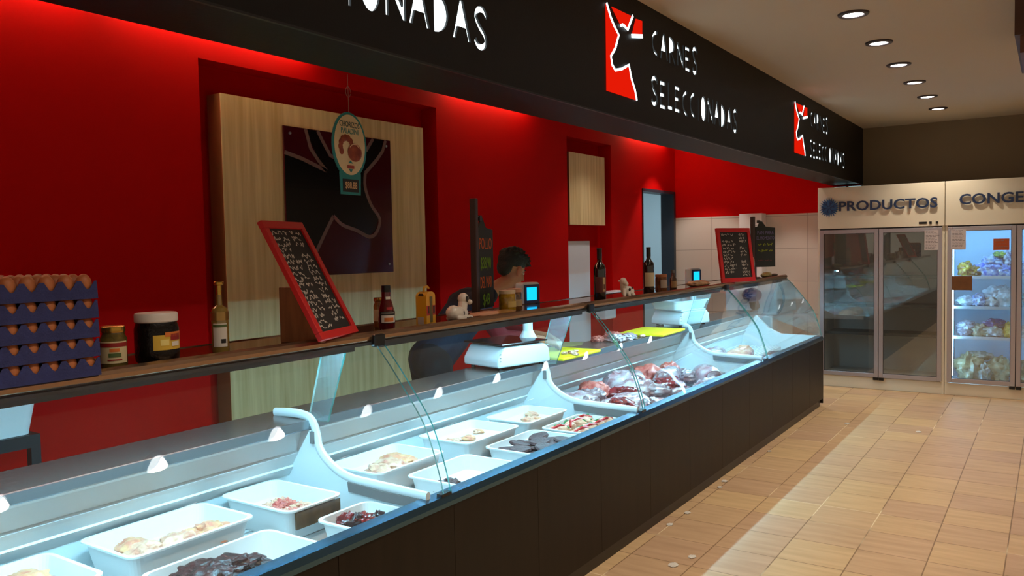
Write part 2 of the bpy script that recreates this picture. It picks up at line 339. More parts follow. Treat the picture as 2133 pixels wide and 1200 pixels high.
# ------------------------------------------------------------------ fascia with backlit cut-out signs
def ell(cx, cy, rx, ry, n=20, a0=0, a1=360): return [(cx + rx * math.cos(math.radians(a0 + (a1 - a0) * i / n)), cy + ry * math.sin(math.radians(a0 + (a1 - a0) * i / n))) for i in range(n + (0 if a1 - a0 == 360 else 1))]
def letter(ch):
    if ch == 'C': return stroke(ell(.86, .5, .70, .44, 14, 94, 266), [.13] * 15)
    if ch == 'S': return stroke(catmull([(.86, .80), (.66, .95), (.34, .92), (.2, .74), (.42, .52), (.70, .36), (.78, .18), (.58, .05), (.3, .06), (.14, .2)], 3), .15)
    if ch == 'A': return [(0, 0), (.42, 1), (.58, 1), (1, 0), (.85, 0), (.72, .32), (.28, .32), (.15, 0)]
    if ch == 'R': return [(.05, 0), (.05, 1), (.30, 1)] + ell(.3, .72, .5, .27, 8, 80, -80) + [(.95, 0), (.78, 0), (.3, .44), (.2, .4), (.2, 0)]
    if ch == 'N': return [(.04, 0), (.04, 1), (.2, 1), (.83, .3), (.83, 1), (.96, 1), (.96, 0), (.82, 0), (.17, .74), (.17, 0)]
    if ch == 'E': return [(.1, 0), (.1, 1), (.9, 1), (.9, .87), (.25, .87), (.25, .57), (.75, .57), (.75, .44), (.25, .44), (.25, .13), (.9, .13), (.9, 0)]
    if ch == 'L': return [(.1, 0), (.1, 1), (.25, 1), (.25, .13), (.9, .13), (.9, 0)]
    if ch == 'I': return [(.4, 0), (.4, 1), (.6, 1), (.6, 0)]
    if ch == 'O': return ell(.5, .5, .42, .5, 22)
    if ch == 'D': return [(.12, 0), (.12, 1)] + ell(.14, .5, .72, .5, 14, 88, -88)
SIGNS = [.64, 3.68, 7.21]
HOLES = []          # (sign index, char, polygon in (y, z))
for si, y0 in enumerate(SIGNS):
    rnd = random.Random(3)
    for line, zb, ys in (('CARNES', 2.672, .55), ('SELECCIONADAS', 2.397, .535)):
        yy = y0 + ys
        for ch in line:
            wd = {'I': .055, 'L': .095, 'E': .10}.get(ch, .112); h = .135 + rnd.random() * .028; dz = rnd.random() * .012
            pts = [(yy + u * wd, zb + dz + v * h) for u, v in letter(ch)]
            HOLES.append((si, ch, pts)); yy += wd + .0115
LOGO_L = [(0.0, 2.78), (-.004, 2.395), (.335, 2.395), (.32, 2.444), (.279, 2.497), (.249, 2.565), (.165, 2.53), (.089, 2.511), (.055, 2.531), (.041, 2.572), (.092, 2.621), (.134, 2.696), (.08, 2.733), (.001, 2.824)]
LOGO_M = [(.063, 2.822), (.288, 2.826), (.238, 2.753), (.202, 2.765), (.156, 2.758)]
LOGO_R = [(.348, 2.825), (.425, 2.83), (.423, 2.757), (.302, 2.738)]
LINES = [([(.001, 2.826), (.045, 2.765), (.08, 2.733), (.134, 2.696), (.092, 2.621), (.041, 2.572), (.055, 2.531), (.089, 2.511), (.165, 2.53), (.249, 2.565), (.279, 2.497), (.32, 2.444), (.341, 2.393)], .013),
         ([(.156, 2.749), (.18, 2.757), (.202, 2.755), (.238, 2.744), (.304, 2.83)], .014), ([(.285, 2.722), (.423, 2.748)], .020)]
cu = bpy.data.curves.new('fascia', 'CURVE'); cu.dimensions = '2D'; cu.fill_mode = 'BOTH'; cu.extrude = .005
def spl(pts):
    s = cu.splines.new('POLY'); s.points.add(len(pts) - 1); s.use_cyclic_u = True
    for p, q in zip(s.points, pts): p.co = (q[0], q[1], 0, 1)
spl([(-1.5, 2.285), (YB - .001, 2.285), (YB - .001, ZC), (-1.5, ZC)])
for _, _, pts in HOLES: spl(pts)
to = bpy.data.objects.new('t', cu); COL.objects.link(to); dg = bpy.context.evaluated_depsgraph_get()
me = bpy.data.meshes.new_from_object(to.evaluated_get(dg)); fp = MB()
fp.add([(.015 + v.co.z, v.co.x, v.co.y) for v in me.vertices], [tuple(p.vertices) for p in me.polygons])
bpy.data.objects.remove(to); bpy.data.curves.remove(cu)
t = thing('fascia', 'long black fascia box hanging from ceiling above the meat counter', 'fascia', (0, 0, 0))
obj('front_plate', fp, BLACK, t)
obj('soffit', MB().box(-.31, .01, -1.5, YB - .02, 2.285, 2.292), BLACK, t)
obj('back_plate', MB().box(-.31, -.30, -1.5, YB - .02, 2.292, 3.119).box(-.3, .0, -1.5, YB - .02, ZC + .005, ZC + .02), BLACK, t)
obj('edge_lip', MB().box(.010, .022, -1.5, YB - .02, 2.279, 2.286), BLK, t)
LB = ['CARNES SELECCIONADAS sign nearest the camera, cut off by the top of the photo', 'middle CARNES SELECCIONADAS sign with red cow emblem, large in view', 'farthest CARNES SELECCIONADAS sign near the fascia end, above the freezers']
for si, y0 in enumerate(SIGNS):
    t = thing('illuminated_sign', LB[si] + ', backlit white letters on black', 'sign', (.008, y0, 2.39), group='backlit signs on the fascia')
    t['label'] = LB[si]
    for k, ch, pts in HOLES:
        if k == si: obj('letter', MB().prism([(a - y0, b - 2.39) for a, b in pts], -.002, .0025, 'x'), SIGNW, t)
    e = MB()
    for q in (LOGO_L, LOGO_M, LOGO_R): e.prism([(a, b - 2.39) for a, b in q], .0125, .017, 'x')
    obj('cow_emblem', e, SIGNR, t)
    e = MB()
    for q, wd in LINES: e.prism([(a, b - 2.39) for a, b in stroke(q, wd)], .017, .020, 'x')
    obj('emblem_outline', e, SIGNW, t)

# cove tubes over the red wall
for i, (a, b) in enumerate(((.9, 2.35), (2.45, 3.85), (5.3, 6.6), (8.7, 9.9))):
    lab = ['first cove tube light above the red wall, left of the wood panel', 'cove tube light above the red wall over the wide recess left edge', 'cove tube light above the red wall between the two recesses', 'cove tube light above the red wall over the doorway'][i]
    t = thing('cove_light', lab, 'light', (-2.24, a, 3.02), group='hidden tube lights above the red wall')
    obj('light_tube', MB().tube([(0, .02, 0), (0, b - a - .02, 0)], .013, 10), COVE, t)
    obj('housing', MB().box(-.03, .03, 0, b - a, .016, .099), WHITE, t)

# ------------------------------------------------------------------ downlights
proto = None
for i, y in enumerate(DOWNLIGHT_Y):
    lab = 'round recessed ceiling downlight, %s in the row over the aisle' % (['behind the camera'] * 6 + ['nearest', 'second nearest', 'third nearest', 'third from the back wall', 'second from the back wall', 'closest to the back wall'])[i]
    if proto is None:
        proto = thing('ceiling_downlight', lab, 'light', (.91, y, ZC), group='downlights over the aisle')
        obj('trim_ring', MB().lathe([(.056, .0), (.056, -.004), (.060, -.012), (.082, -.010), (.086, -.002), (.086, .0)], 32), mat('ring_grey', (70, 60, 62), .35, metal=.5), proto, smooth=True)
        obj('lamp', MB().lathe([(0, -.007), (.054, -.007), (.056, -.003), (0, -.001)], 28), LAMP, proto)
    else: dup(proto, (.91, y, ZC), label=lab)

# tube lamp between fascia end and freezer top
t = thing('tube_lamp', 'short twin tube lamp under the far end of the black fascia', 'light', (-.28, 10.06, 2.235))
obj('light_tube', MB().tube([(.02, 0, .012), (.145, 0, .012)], .011), emit('cool_tube_dim', (190, 235, 240), 1.6), t)
obj('light_tube', MB().tube([(.175, 0, .012), (.31, 0, .012)], .011), emit('cool_tube_dim', (190, 235, 240), 1.6), t)
obj('housing', MB().box(0, .33, .02, .05, -.012, .03).box(.15, .17, -.012, .03, -.012, .03), BLK, t)

# wooden beam end upper right
t = thing('wooden_bulkhead', 'dark brown wooden box under the ceiling at the upper right', 'bulkhead', (1.70, 5.1, 2.6))
obj('upper_box', MB().box(0, .7, 0, 1.2, .09, .33), mat('dark_walnut', (70, 38, 22), .5, var=.2), t)
obj('lower_rail', MB().box(.025, .7, .03, 1.17, .0, .09), mat('walnut_rail', (100, 60, 40), .5, var=.2), t)
for x, y, lab in ((-1.85, 9.5, 'left'), (-.75, 9.45, 'right'), (-1.55, 7.7, 'added front')):
    dup(proto, (x, y, 3.12), label='ceiling downlight over the staff aisle hidden by the fascia, %s one of three' % lab)['group'] = 'downlights over the staff aisle'
for i, y in enumerate((.5, 2.2, 3.9, 5.6, 7.3, 9.0)):
    dup(proto, (3.4, y, ZC), label='round recessed ceiling downlight of an added second row, outside the picture to the right')['group'] = 'downlights of the added second row'

# ------------------------------------------------------------------ display counter
Y0, Y1 = -.6, 8.32
t = thing('display_counter', 'long refrigerated meat display counter with curved glass and dark front', 'counter', (0, 0, 0))
PROFI = [(0, .705), (-.012, .76), (-.030, .82), (-.052, .885), (-.082, .955), (-.118, 1.01), (-.158, 1.062), (-.236, 1.160), (-.30, 1.232), (-.335, 1.268)]
PROF = catmull(PROFI, 7)
fm = MB()
seams = [Y0, .6, 1.2, 1.8, 2.4, 3.0, 3.6, 4.2, 4.8, 5.4, 6.0, 6.6, 7.2, 7.8, Y1]
for a, b in zip(seams, seams[1:]): fm.box(-.02, 0, a + .001, b - .001, .075, .655)
obj('front_panel', fm, WENGE, t)
obj('plinth', MB().box(-.9, -.022, Y0 + .02, Y1 - .02, 0, .08), BLK, t)
obj('end_panel', MB().box(-.95, -.0, Y1, Y1 + .02, .03, .655), WENGE, t)
EDGE = mat('front_edge_steel', (74, 108, 132), .22, metal=.9)
obj('edge_trim', MB().prism([(.004, .655), (.004, .672), (-.008, .694), (-.055, .70), (-.055, .655)], Y0, Y1 + .02), EDGE, t)
obj('well', MB().box(-.96, -.05, Y0, Y1, .48, .535).box(-.055, -.045, Y0, Y1, .5, .69).box(-.80, -.395, Y0, Y1, .535, .575), WHITE, t)
obj('body', MB().box(-.95, -.02, Y0 + .01, Y1, .08, .48), BLK, t)
gr = MB()
for k in range(23):
    up = .04 if k < 12 else 0
    gr.box(-.80 + k * .034, -.778 + k * .034, Y0 + .02, Y1 - .04, .536 + up, .541 + up)
obj('deck_grille', gr, mat('deck_white', (205, 212, 215), .4), t)
RW = [(-.69, .885), (-.70, .872), (-.722, .80), (-.716, .79), (-.727, .775), (-.752, .735), (-.748, .728), (-.776, .69), (-.80, .58), (-.95, .58), (-.95, .895), (-.69, .895)]
obj('rear_panel', MB().prism(RW, Y0, Y1), mat('white_panel_coat', (234, 242, 244), .28), t)
obj('end_wall', MB().prism([(-.05, .54), (-.05, .70), (-.4, .705), (-.52, .76), (-.66, .9), (-.93, .9), (-.93, .54)], Y1 - .03, Y1), WHITE, t)
obj('top_shelf', MB().box(-.69, -.345, Y0, 8.30, 1.262, 1.288), SHELF, t, bevel=.002)
obj('shelf_rail', MB().prism([(-.337, 1.272), (-.333, 1.285), (-.338, 1.296), (-.352, 1.303), (-.37, 1.300), (-.375, 1.288), (-.36, 1.262), (-.345, 1.262)], Y0, 8.30), BRONZE, t, smooth=False)
obj('shelf_seal', MB().box(-.352, -.338, Y0, 8.30, 1.252, 1.262), DBR, t)
obj('rear_edge', MB().box(-.70, -.69, Y0, 8.30, 1.258, 1.291), BRONZE, t)
for a, b in ((.0, 2.25), (2.42, 4.08), (4.2, 6.4), (6.54, 8.22)):
    obj('light_tube', MB().tube([(-.392, a, 1.252), (-.392, b, 1.252)], .008, 10), LED, t)
    obj('tube_baffle', MB().prism([(-.366, 1.262), (-.369, 1.232), (-.371, 1.232), (-.370, 1.262)], a - .02, b + .02), DBR, t)  # added baffle, hides the tube and cuts its spill onto the floor
    obj('light_lip', MB().prism([(-.424, 1.262), (-.424, 1.247), (-.421, 1.247), (-.421, 1.262)], a - .02, b + .02), WHITE, t)  # added lip, keeps part of the tube light off the wall
GS = [(Y0, 2.342), (2.385, 4.118), (4.146, 6.46), (6.482, 8.288)]
inner = [(x - .006, z - .003) for x, z in PROF]
for a, b in GS:
    obj('front_glass', MB().prism(PROF + inner[::-1], a, b, side=1), [GLASSC, GLASSEDGE], t, smooth=True)
obj('end_glass', MB().prism([(x - .01, z) for x, z in PROF] + [(-.62, 1.25), (-.66, .93), (-.05, .705)], 8.292, 8.300, side=0, mi=1), [GLASSD, GLASSEDGE], t)
cl = mat('clamp_metal', (60, 62, 64), .3, metal=.8)
for y in (2.363, 4.132, 6.471):
    obj('glass_clamp', MB().box(-.345, -.318, y - .03, y + .03, 1.243, 1.292), cl, t, bevel=.006)
    obj('glass_foot', MB().box(-.03, -.002, y - .03, y + .03, .694, .708), cl, t, bevel=.003)
for y in (2.285, 4.105, 6.43):
    dv = obj('divider', MB().prism([(-.05, .54), (-.05, .70), (-.25, .70), (-.43, .71), (-.54, .755), (-.605, .82), (-.63, .88), (-.665, .9), (-.90, .9), (-.90, .54)], y - .008, y + .008), WHITE, t)
    path = catmull([(-.86, y, .945), (-.76, y, .952), (-.675, y, .948), (-.632, y, .925), (-.61, y, .87), (-.60, y, .825), (-.565, y, .785), (-.50, y, .745), (-.42, y, .722), (-.30, y, .716), (-.15, y, .712), (-.03, y, .708)], 4)
    obj('divider_arm', MB().tube(path, .0135, 10, flat=1.4), WHITE, dv, smooth=True)
    obj('seal', MB().prism([(-.05, .66), (-.05, .698), (-.25, .70), (-.43, .71), (-.425, .672), (-.25, .662)], y - .016, y - .0085), mat('grey_seal', (112, 108, 108), .5), dv)
    obj('clip', MB().box(-.632, -.612, y - .02, y - .009, .84, .89), mat('grey_seal', (112, 108, 108)), dv)
    obj('glass_strut', MB().prism([(-.435, 1.262), (-.561, .93), (-.674, .93), (-.57, 1.262)], y + .012, y + .022, side=0, mi=1), [GLASSS, GLASSEDGE], t)

# worktop behind the well
t = thing('worktop', 'speckled brown stone worktop along the back of the display counter', 'worktop', (0, 0, 0))
obj('stone_slab', MB().box(-.93, -.648, Y0, Y1 + .0, .908, .933), STONE, t)
obj('steel_nosing', MB().prism([(-.648, .896), (-.648, .935), (-.642, .933), (-.640, .90), (-.642, .896)], Y0, Y1), mat('nosing_steel', (150, 160, 166), .3, metal=.85), t)
obj('shadow_gap', MB().box(-.93, -.668, Y0, Y1, .896, .908), BLK, t)  # solid black strip stands in for the shade under the nosing

# ------------------------------------------------------------------ trays and meat
def tray_mesh(w, l, h, fl=.005):
    """white tub, origin at base centre; w along x, l along y"""
    m = MB(); seg = 5
    def ring(hw, hl, r, z):
        out = []
        for cx, cy, a in ((hw - r, hl - r, 0), (-hw + r, hl - r, 90), (-hw + r, -hl + r, 180), (hw - r, -hl + r, 270)):
            for k in range(seg + 1):
                t_ = math.radians(a + 90 * k / seg); out.append((cx + r * math.cos(t_), cy + r * math.sin(t_), z))
        return out
    W, L = w / 2, l / 2
    rings = [ring(W - .035, L - .035, .03, 0), ring(W - .012, L - .012, .035, h - .006), ring(W, L, .04, h - .006), ring(W, L, .04, h), ring(W - .014, L - .014, .034, h), ring(W - .038 + fl * .2, L - .038 + fl * .2, .028, fl)]
    n = len(rings[0]); vs = [v for r in rings for v in r]
    fs = [(j * n + i, j * n + (i + 1) % n, (j + 1) * n + (i + 1) % n, (j + 1) * n + i) for j in range(5) for i in range(n)]
    fs += [tuple(range(n - 1, -1, -1)), tuple(range(5 * n, 6 * n))]
    return m.add(vs, fs)
FATW = mat('pale_fat', (226, 190, 158), .35, var=.25, vscale=30, vrgb=(196, 126, 104), bump=.25, bscale=60)
CHK = mat('chicken_skin', (228, 184, 132), .35, var=.2, vscale=25, vrgb=(204, 118, 100), bump=.3, bscale=90)
PINK = mat('pink_meat', (214, 128, 112), .35, var=.3, vscale=40, vrgb=(176, 62, 58), bump=.3, bscale=70)
DARKM = mat('dark_red_offal', (66, 20, 22), .3, var=.5, vscale=28, vrgb=(28, 12, 14), bump=.6, bscale=70, coat=.15)
REDM = mat('red_beef', (150, 40, 44), .25, var=.4, vscale=16, vrgb=(96, 26, 30), bump=.3, bscale=40, coat=.3)
PATTY = mat('dark_patty', (92, 60, 60), .5, var=.35, vscale=50, vrgb=(60, 40, 44), bump=.5, bscale=110)
WRAPM = mat('wrapped_pale_meat', (214, 206, 210), .2, var=.45, vscale=12, vrgb=(150, 76, 84), bump=.8, bscale=22, coat=.6)
WRAPR = mat('wrapped_red_meat', (104, 40, 46), .22, var=.5, vscale=12, vrgb=(176, 160, 164), bump=.5, bscale=18, coat=.6)
GREENP = mat('green_pepper', (40, 110, 50), .3); REDP = mat('red_pepper', (190, 30, 30), .3)
TB = .5415
TFL = dict(t1=.06, t2=.05, t3=.055, t4=.03, t5=.05, t6=.068, t7=.055, t8=.078, t9=.085, t10=.078, t11=.07)
trays = [  # name key, cx, cy, w, l, label
    ('t1', -.56, 1.03, .34, .48, 'white plastic tub in the bottom left corner, mostly outside the picture'),
    ('t2', -.59, 1.60, .315, .47, 'white plastic tub with pale raw chicken pieces, back row nearest the camera'),
    ('t3', -.555, 2.045, .40, .27, 'deep white tub with brown tape on its side, holding pink minced trimmings'),
    ('t4', -.245, 1.60, .30, .49, 'white plastic tub holding a heap of dark offal at the bottom of the photo'),
    ('t5', -.205, 2.12, .22, .27, 'small white tub of dark red glistening offal beside the near divider'),
    ('t6', -.575, 2.66, .32, .45, 'white tub of pale chicken behind the first curved glass joint'),
    ('t7', -.25, 2.80, .32, .43, 'nearly empty white tub with some brown mince at its near end'),
    ('t8', -.57, 3.27, .33, .46, 'white tub with a few pale specked bits, back row in the second section'),
    ('t9', -.25, 3.38, .32, .45, 'white tub of round dark purple-brown patties'),
    ('t10', -.545, 3.77, .30, .42, 'white tub of small pale pieces right before the second divider'),
    ('t11', -.235, 3.86, .31, .43, 'white tub of stuffed meat rolls with red and green peppers')]
TR = {}
TZ = {}
for k, cx, cy, w_, l_, lab in trays:
    h_ = .118; TZ[k] = TB + (.04 if cx < -.4 else 0)
    if k == 't3':
        o = thing('plastic_tub', lab, 'tub', (cx, cy, TZ[k]), group='white tubs in the display case')
        obj('tub_body', tray_mesh(w_, l_, h_, TFL[k]), TRAYW, o, smooth=False, bevel=0)
        obj('brown_tape', MB().box(w_ / 2 - .010, w_ / 2 - .003, -.10, .115, .045, .105), mat('brown_tape', (92, 66, 36), .2, var=.4, vscale=20), o)
    else:
        o = obj('plastic_tub', tray_mesh(w_, l_, h_, TFL[k]), TRAYW, loc=(cx, cy, TZ[k])); tag(o, lab, 'tub', 'white tubs in the display case')
    TR[k] = (cx, cy, w_, l_)
def food(name, label, cat, group, mats, cx, cy, z, dims, seed, amp=.3, freq=2.2, rz=0, flo=-.55):
    mb = MB().lump((0, 0, 0), dims, seed, amp, freq, floor=flo * dims[2])
    o = obj(name, mb, mats, smooth=True, loc=(cx, cy, z - flo * dims[2])); o.rotation_euler = (0, 0, rz); tag(o, label, cat, group); return o
FZ = TB + .006
def spread(k, n, name, lab, cat, mats, size, area=(.7, .6), off=(0, 0), seed=0, h=.5, piles=1, flo=-.55, amp=.3, freq=2.2):
    cx, cy, w_, l_ = TR[k]; rnd = random.Random(seed)
    for i in range(n):
        px = cx + off[0] + (rnd.random() - .5) * (w_ - .1) * area[0]; py = cy + off[1] + (rnd.random() - .5) * (l_ - .1) * area[1]
        s = size * (.75 + .5 * rnd.random()); mx_, my_ = w_ / 2 - .036 - s, l_ / 2 - .036 - s * 1.3
        px = min(max(px, cx - mx_), cx + mx_) if mx_ > 0 else cx; py = min(max(py, cy - my_), cy + my_)
        food(name, lab, cat, lab, mats if not isinstance(mats, list) else mats[i % len(mats)], px, py, TZ[k] + TFL[k] + .001 + (i // max(1, n // piles)) * size * .55, (s, s * (1 + .5 * rnd.random()), s * h), seed * 17 + i, amp, freq, rnd.random() * 3, flo)
spread('t1', 3, 'chicken_piece', 'pale chicken piece in the tub at the bottom left corner', 'meat', CHK, .06, seed=1, off=(-.02, .1))
spread('t2', 6, 'chicken_piece', 'raw chicken piece in the back row tub nearest the camera', 'meat', [CHK, CHK, FATW], .062, area=(.5, 1.0), off=(.03, -.02), seed=2, h=.6, amp=.35)
spread('t3', 14, 'minced_trimming', 'pink trimming in the deep tub with brown tape', 'meat', [PINK, FATW, PINK], .034, area=(.6, .7), off=(.05, -.02), seed=3, amp=.6, freq=4)
spread('t4', 8, 'offal_piece', 'dark offal piece heaped in the tub at the bottom of the photo', 'meat', DARKM, .066, area=(.6, .6), off=(.0, -.09), seed=4, h=.5, piles=2, amp=.38, freq=2.4)
spread('t5', 9, 'offal_piece', 'glistening dark red offal piece in the small tub beside the divider', 'meat', [DARKM, DARKM, REDM], .038, area=(.9, .9), seed=5, h=.8, piles=2, amp=.5, freq=3)
spread('t6', 4, 'chicken_piece', 'pale chicken piece behind the first curved glass joint', 'meat', [CHK, FATW], .06, area=(.5, .7), off=(.02, -.02), seed=6, h=.5)
spread('t7', 5, 'mince_lump', 'brown mince lump in the nearly empty tub', 'meat', PATTY, .035, area=(.6, .3), off=(.02, -.10), seed=7, amp=.6, freq=4)
spread('t8', 6, 'pale_bit', 'pale specked bit in the back row tub of the second section', 'meat', [FATW, CHK], .028, area=(.6, .7), seed=8)
spread('t10', 7, 'pale_piece', 'small pale piece in the tub before the second divider', 'meat', [FATW, CHK], .03, area=(.7, .7), seed=10)
cx, cy, w_, l_ = TR['t9']; rnd = random.Random(9); q = 0
for i in range(3):
    for j in range(4):
        mb = MB().lathe([(0, 0), (.050, 0), (.055, .007), (.050, .015), (.0, .016)], 20); mb.v = [(v[0] * (1 + .06 * noise.noise(Vector((v[0] * 40, v[1] * 40, i * 5 + j)))), v[1] * (1 + .06 * noise.noise(Vector((v[0] * 40 + 9, v[1] * 40, j)))), v[2] + .004 * noise.noise(Vector((v[0] * 30, v[1] * 30, q)))) for v in mb.v]
        o = obj('meat_patty', mb, PATTY, smooth=True, loc=(cx - .075 + i * .075 + (j % 2) * .012, cy - .135 + j * .09, TB + TFL['t9'] + .002 + .012 * ((i + j) % 2)))
        o.rotation_euler = ((rnd.random() - .5) * .5, (rnd.random() - .5) * .4, 0); tag(o, 'round dark patty lying in the tub of purple-brown patties', 'patty', 'patties in the tub'); q += 1
cx, cy, w_, l_ = TR['t11']; rnd = random.Random(11)
for i in range(8):
    px, py = cx - .07 + (i % 2) * .13, cy - .14 + (i // 2) * .093
    t = thing('stuffed_roll', 'pale meat roll with red and green pepper in the tub of stuffed rolls', 'meat', (px, py, TB + TFL['t11'] + .027), rnd.random() * 2.6 - .6, 'stuffed rolls in the tub')
    obj('meat_roll', MB().lump((0, 0, 0), (.058, .036, .032), i, .2, 2), FATW, t, smooth=True)
    obj('red_pepper_strip', MB().tube([(-.045, -.022, .014), (0, -.012, .034), (.04, .012, .022)], .008, 6), REDP, t, smooth=True)
    obj('green_pepper_strip', MB().tube([(-.03, .025, .018), (.01, .016, .034), (.05, -.008, .012)], .007, 6), GREENP, t, smooth=True)

# wrapped joints in the third section (y 4.2 - 6.4) and pieces in the last one
WR = [  # x, y, dims, rz, mat, label
    (-.60, 4.46, (.13, .12, .07), .2, WRAPM, 'pinkish wrapped joint at the near end of the third section', ),
    (-.66, 4.76, (.12, .12, .08), .5, PINK, 'pink wrapped joint leaning on the rear panel, third section'),
    (-.35, 4.62, (.12, .17, .06), -.4, WRAPM, 'pale plastic wrapped joint in the middle of the third section front'),
    (-.16, 4.52, (.075, .09, .08), .3, WRAPR, 'dark red wrapped cut right behind the second curved glass joint'),
    (-.18, 4.30, (.10, .09, .05), .7, WRAPR, 'dark wrapped cut beside the foot of the second glass joint'),
    (-.70, 5.15, (.12, .15, .09), .1, WRAPM, 'large pale wrapped joint at the back of the third section'),
    (-.48, 5.02, (.11, .19, .075), -.2, WRAPM, 'long pale wrapped joint lying along the middle of the case'),
    (-.22, 4.86, (.13, .13, .05), .4, WRAPM, 'flat pale wrapped pack near the front edge, third section'),
    (-.25, 5.28, (.10, .15, .055), .1, WRAPR, 'flat mottled wrapped pack beside the round wrapped roll'),
    (-.68, 5.62, (.11, .13, .08), .3, PINK, 'pink fatty joint at the back beyond the hollow roll'),
    (-.16, 5.14, (.09, .11, .04), .0, WRAPR, 'thin red wrapped cut on the front edge of the third section')]
for i, (x, y, dm, rz, mm, lab) in enumerate(WR): food('wrapped_meat', lab, 'meat', None, mm, min(-.02 - dm[0], max(x, -.78 + dm[0] * 1.1)), y, FZ + (.04 if x < -.3 else 0), dm, 60 + i, .28, 1.8, rz, flo=-.7)
def roll(name, x, y, r, l_, rz, label, tilt=0):
    t = thing(name, label, 'meat', (x, y, FZ + r + (.04 if x < -.3 else 0)), rz)
    T = Matrix.Rotation(math.pi / 2, 4, 'X')
    mb = MB().lathe([(0, -l_ / 2), (r * .7, -l_ / 2), (r, -l_ * .35), (r * 1.05, 0), (r, l_ * .35), (r * .82, l_ / 2), (r * .6, l_ / 2 - .005), (0, l_ / 2 - .008)], 22, T=T)
    mb.v = [tuple(Vector(v) * (1 + .08 * noise.noise(Vector(v) * 22))) for v in mb.v]
    obj('wrapped_body', mb, WRAPM, t, smooth=True)
    mb = MB().lump((0, 0, 0), (r * .72, .02, r * .72), 3, .2, 2); xform(mb, Matrix.Translation((0, -l_ / 2 - .003, 0)))
    obj('red_cut_face', mb, WRAPR, t, smooth=True); return t
roll('wrapped_roll', -.24, 5.78, .088, .30, math.radians(38), 'thick round wrapped meat roll with red cut face, third section front')
roll('hollow_roll', -.60, 5.30, .068, .20, math.radians(30), 'wrapped roll with dark red ring-shaped cut face at the back of the case')
roll('wrapped_roll', -.44, 5.52, .072, .26, math.radians(10), 'long pale wrapped roll behind the thick round one')
rnd = random.Random(12)
FM = [WRAPM, WRAPR, REDM, PINK, WRAPR]
PL = [(-.20, 4.68), (-.50, 4.38), (-.44, 4.80), (-.12, 4.98), (-.38, 5.10), (-.14, 5.42), (-.52, 5.60), (-.36, 5.34), (-.60, 5.92), (-.40, 5.74), (-.12, 5.60), (-.58, 4.60), (-.30, 4.44)]
for i, (x, y) in enumerate(PL):
    food('wrapped_cut', 'small film wrapped cut filling the heap of joints in the third section', 'meat', 'wrapped cuts in the heap', FM[i % 5], x, y, FZ + (.04 if x < -.25 else .0), (.072 + .02 * rnd.random(), .10 + .03 * rnd.random(), .055 + .02 * rnd.random()), 200 + i, .35, 2.2, rnd.random() * 3, flo=-.7)
SAUS = mat('dark_sausage', (78, 44, 46), .3, var=.4, vscale=20, vrgb=(40, 26, 30), coat=.4)
rnd = random.Random(5)
for i in range(12):
    x = -.42 + (i % 4) * .105 + rnd.random() * .03; y = 5.98 + (i // 4) * .13 + rnd.random() * .03
    food('dark_cut', 'dark small cut among those heaped before the third divider', 'meat', 'dark small cuts before the third divider', SAUS, x, y, FZ + (.04 if x < -.30 else 0), (.055, .05, .035), 100 + i, .4, 2.5, rnd.random() * 3)
for i, (x, y, dm, rz, mm, lab) in enumerate([(-.52, 6.75, (.09, .14, .06), .3, WRAPM, 'pinkish flat pack at the near end of the last section'), (-.40, 6.98, (.10, .17, .07), -.1, FATW, 'pale white slab of fat in the last section'), (-.46, 7.32, (.08, .17, .06), .1, FATW, 'second pale slab lying further in the last section'),
        (-.18, 7.15, (.09, .12, .055), .2, SAUS, 'dark flat cut near the front of the last section'), (-.22, 7.5, (.10, .13, .05), .0, SAUS, 'thin dark cut close to the end wall of the last section'), (-.70, 7.1, (.08, .2, .06), 0, WRAPM, 'long mottled cut along the rear panel of the last section')]):
    food('meat_slab', lab, 'meat', None, mm, max(x, -.66), y, FZ + (.04 if x < -.35 else 0), dm, 80 + i, .22, 1.8, rz, flo=-.7)

# ------------------------------------------------------------------ things on the worktop
WZ = .934
YEL = mat('yellow_cutting_board', (236, 214, 20), .45)
def board(cx, cy, label, rz=0, w_=.37, l_=.48):
    t = thing('cutting_board', label, 'cutting board', (cx, cy, WZ), rz)
    obj('board', MB().box(-w_ / 2, w_ / 2, -l_ / 2, l_ / 2, 0, .018), YEL, t, bevel=.006)
    return t
board(-.745, 4.455, 'yellow cutting board under the hand of the man')
board(-.735, 5.90, 'yellow cutting board beside the far white scale', rz=.05, l_=.50)
rnd = random.Random(8)
for i in range(6): food('chopped_bit', 'small pale chopped bit on the near yellow board', 'meat', 'chopped bits on the near board', FATW, -.66 + rnd.random() * .09, 4.34 + rnd.random() * .16, WZ + .018, (.018, .022, .010), 40 + i, .4, 3)
for i, (x, y, s) in enumerate(((-.74, 5.28, .07), (-.83, 5.40, .07), (-.72, 5.46, .055), (-.86, 5.22, .05))):
    food('raw_cut', ['pink and white raw cut piled on the stone worktop', 'raw pink cut behind the pile on the worktop', 'small raw cut at the far end of the worktop pile', 'small raw cut at the rear left of the worktop pile'][i], 'meat', None, PINK if i % 2 else WRAPM, x, y, WZ, (s, s, s * .5), 50 + i, .4, 3)
food('fat_scrap', 'small white scrap of fat on the worktop edge before the far board', 'meat', None, FATW, -.69, 5.62, WZ, (.022, .03, .012), 58, .3, 3)
SCW = mat('scale_white_plastic', (214, 222, 226), .35)
SCR = emit('blue_screen_light', (20, 190, 255), 1.5)
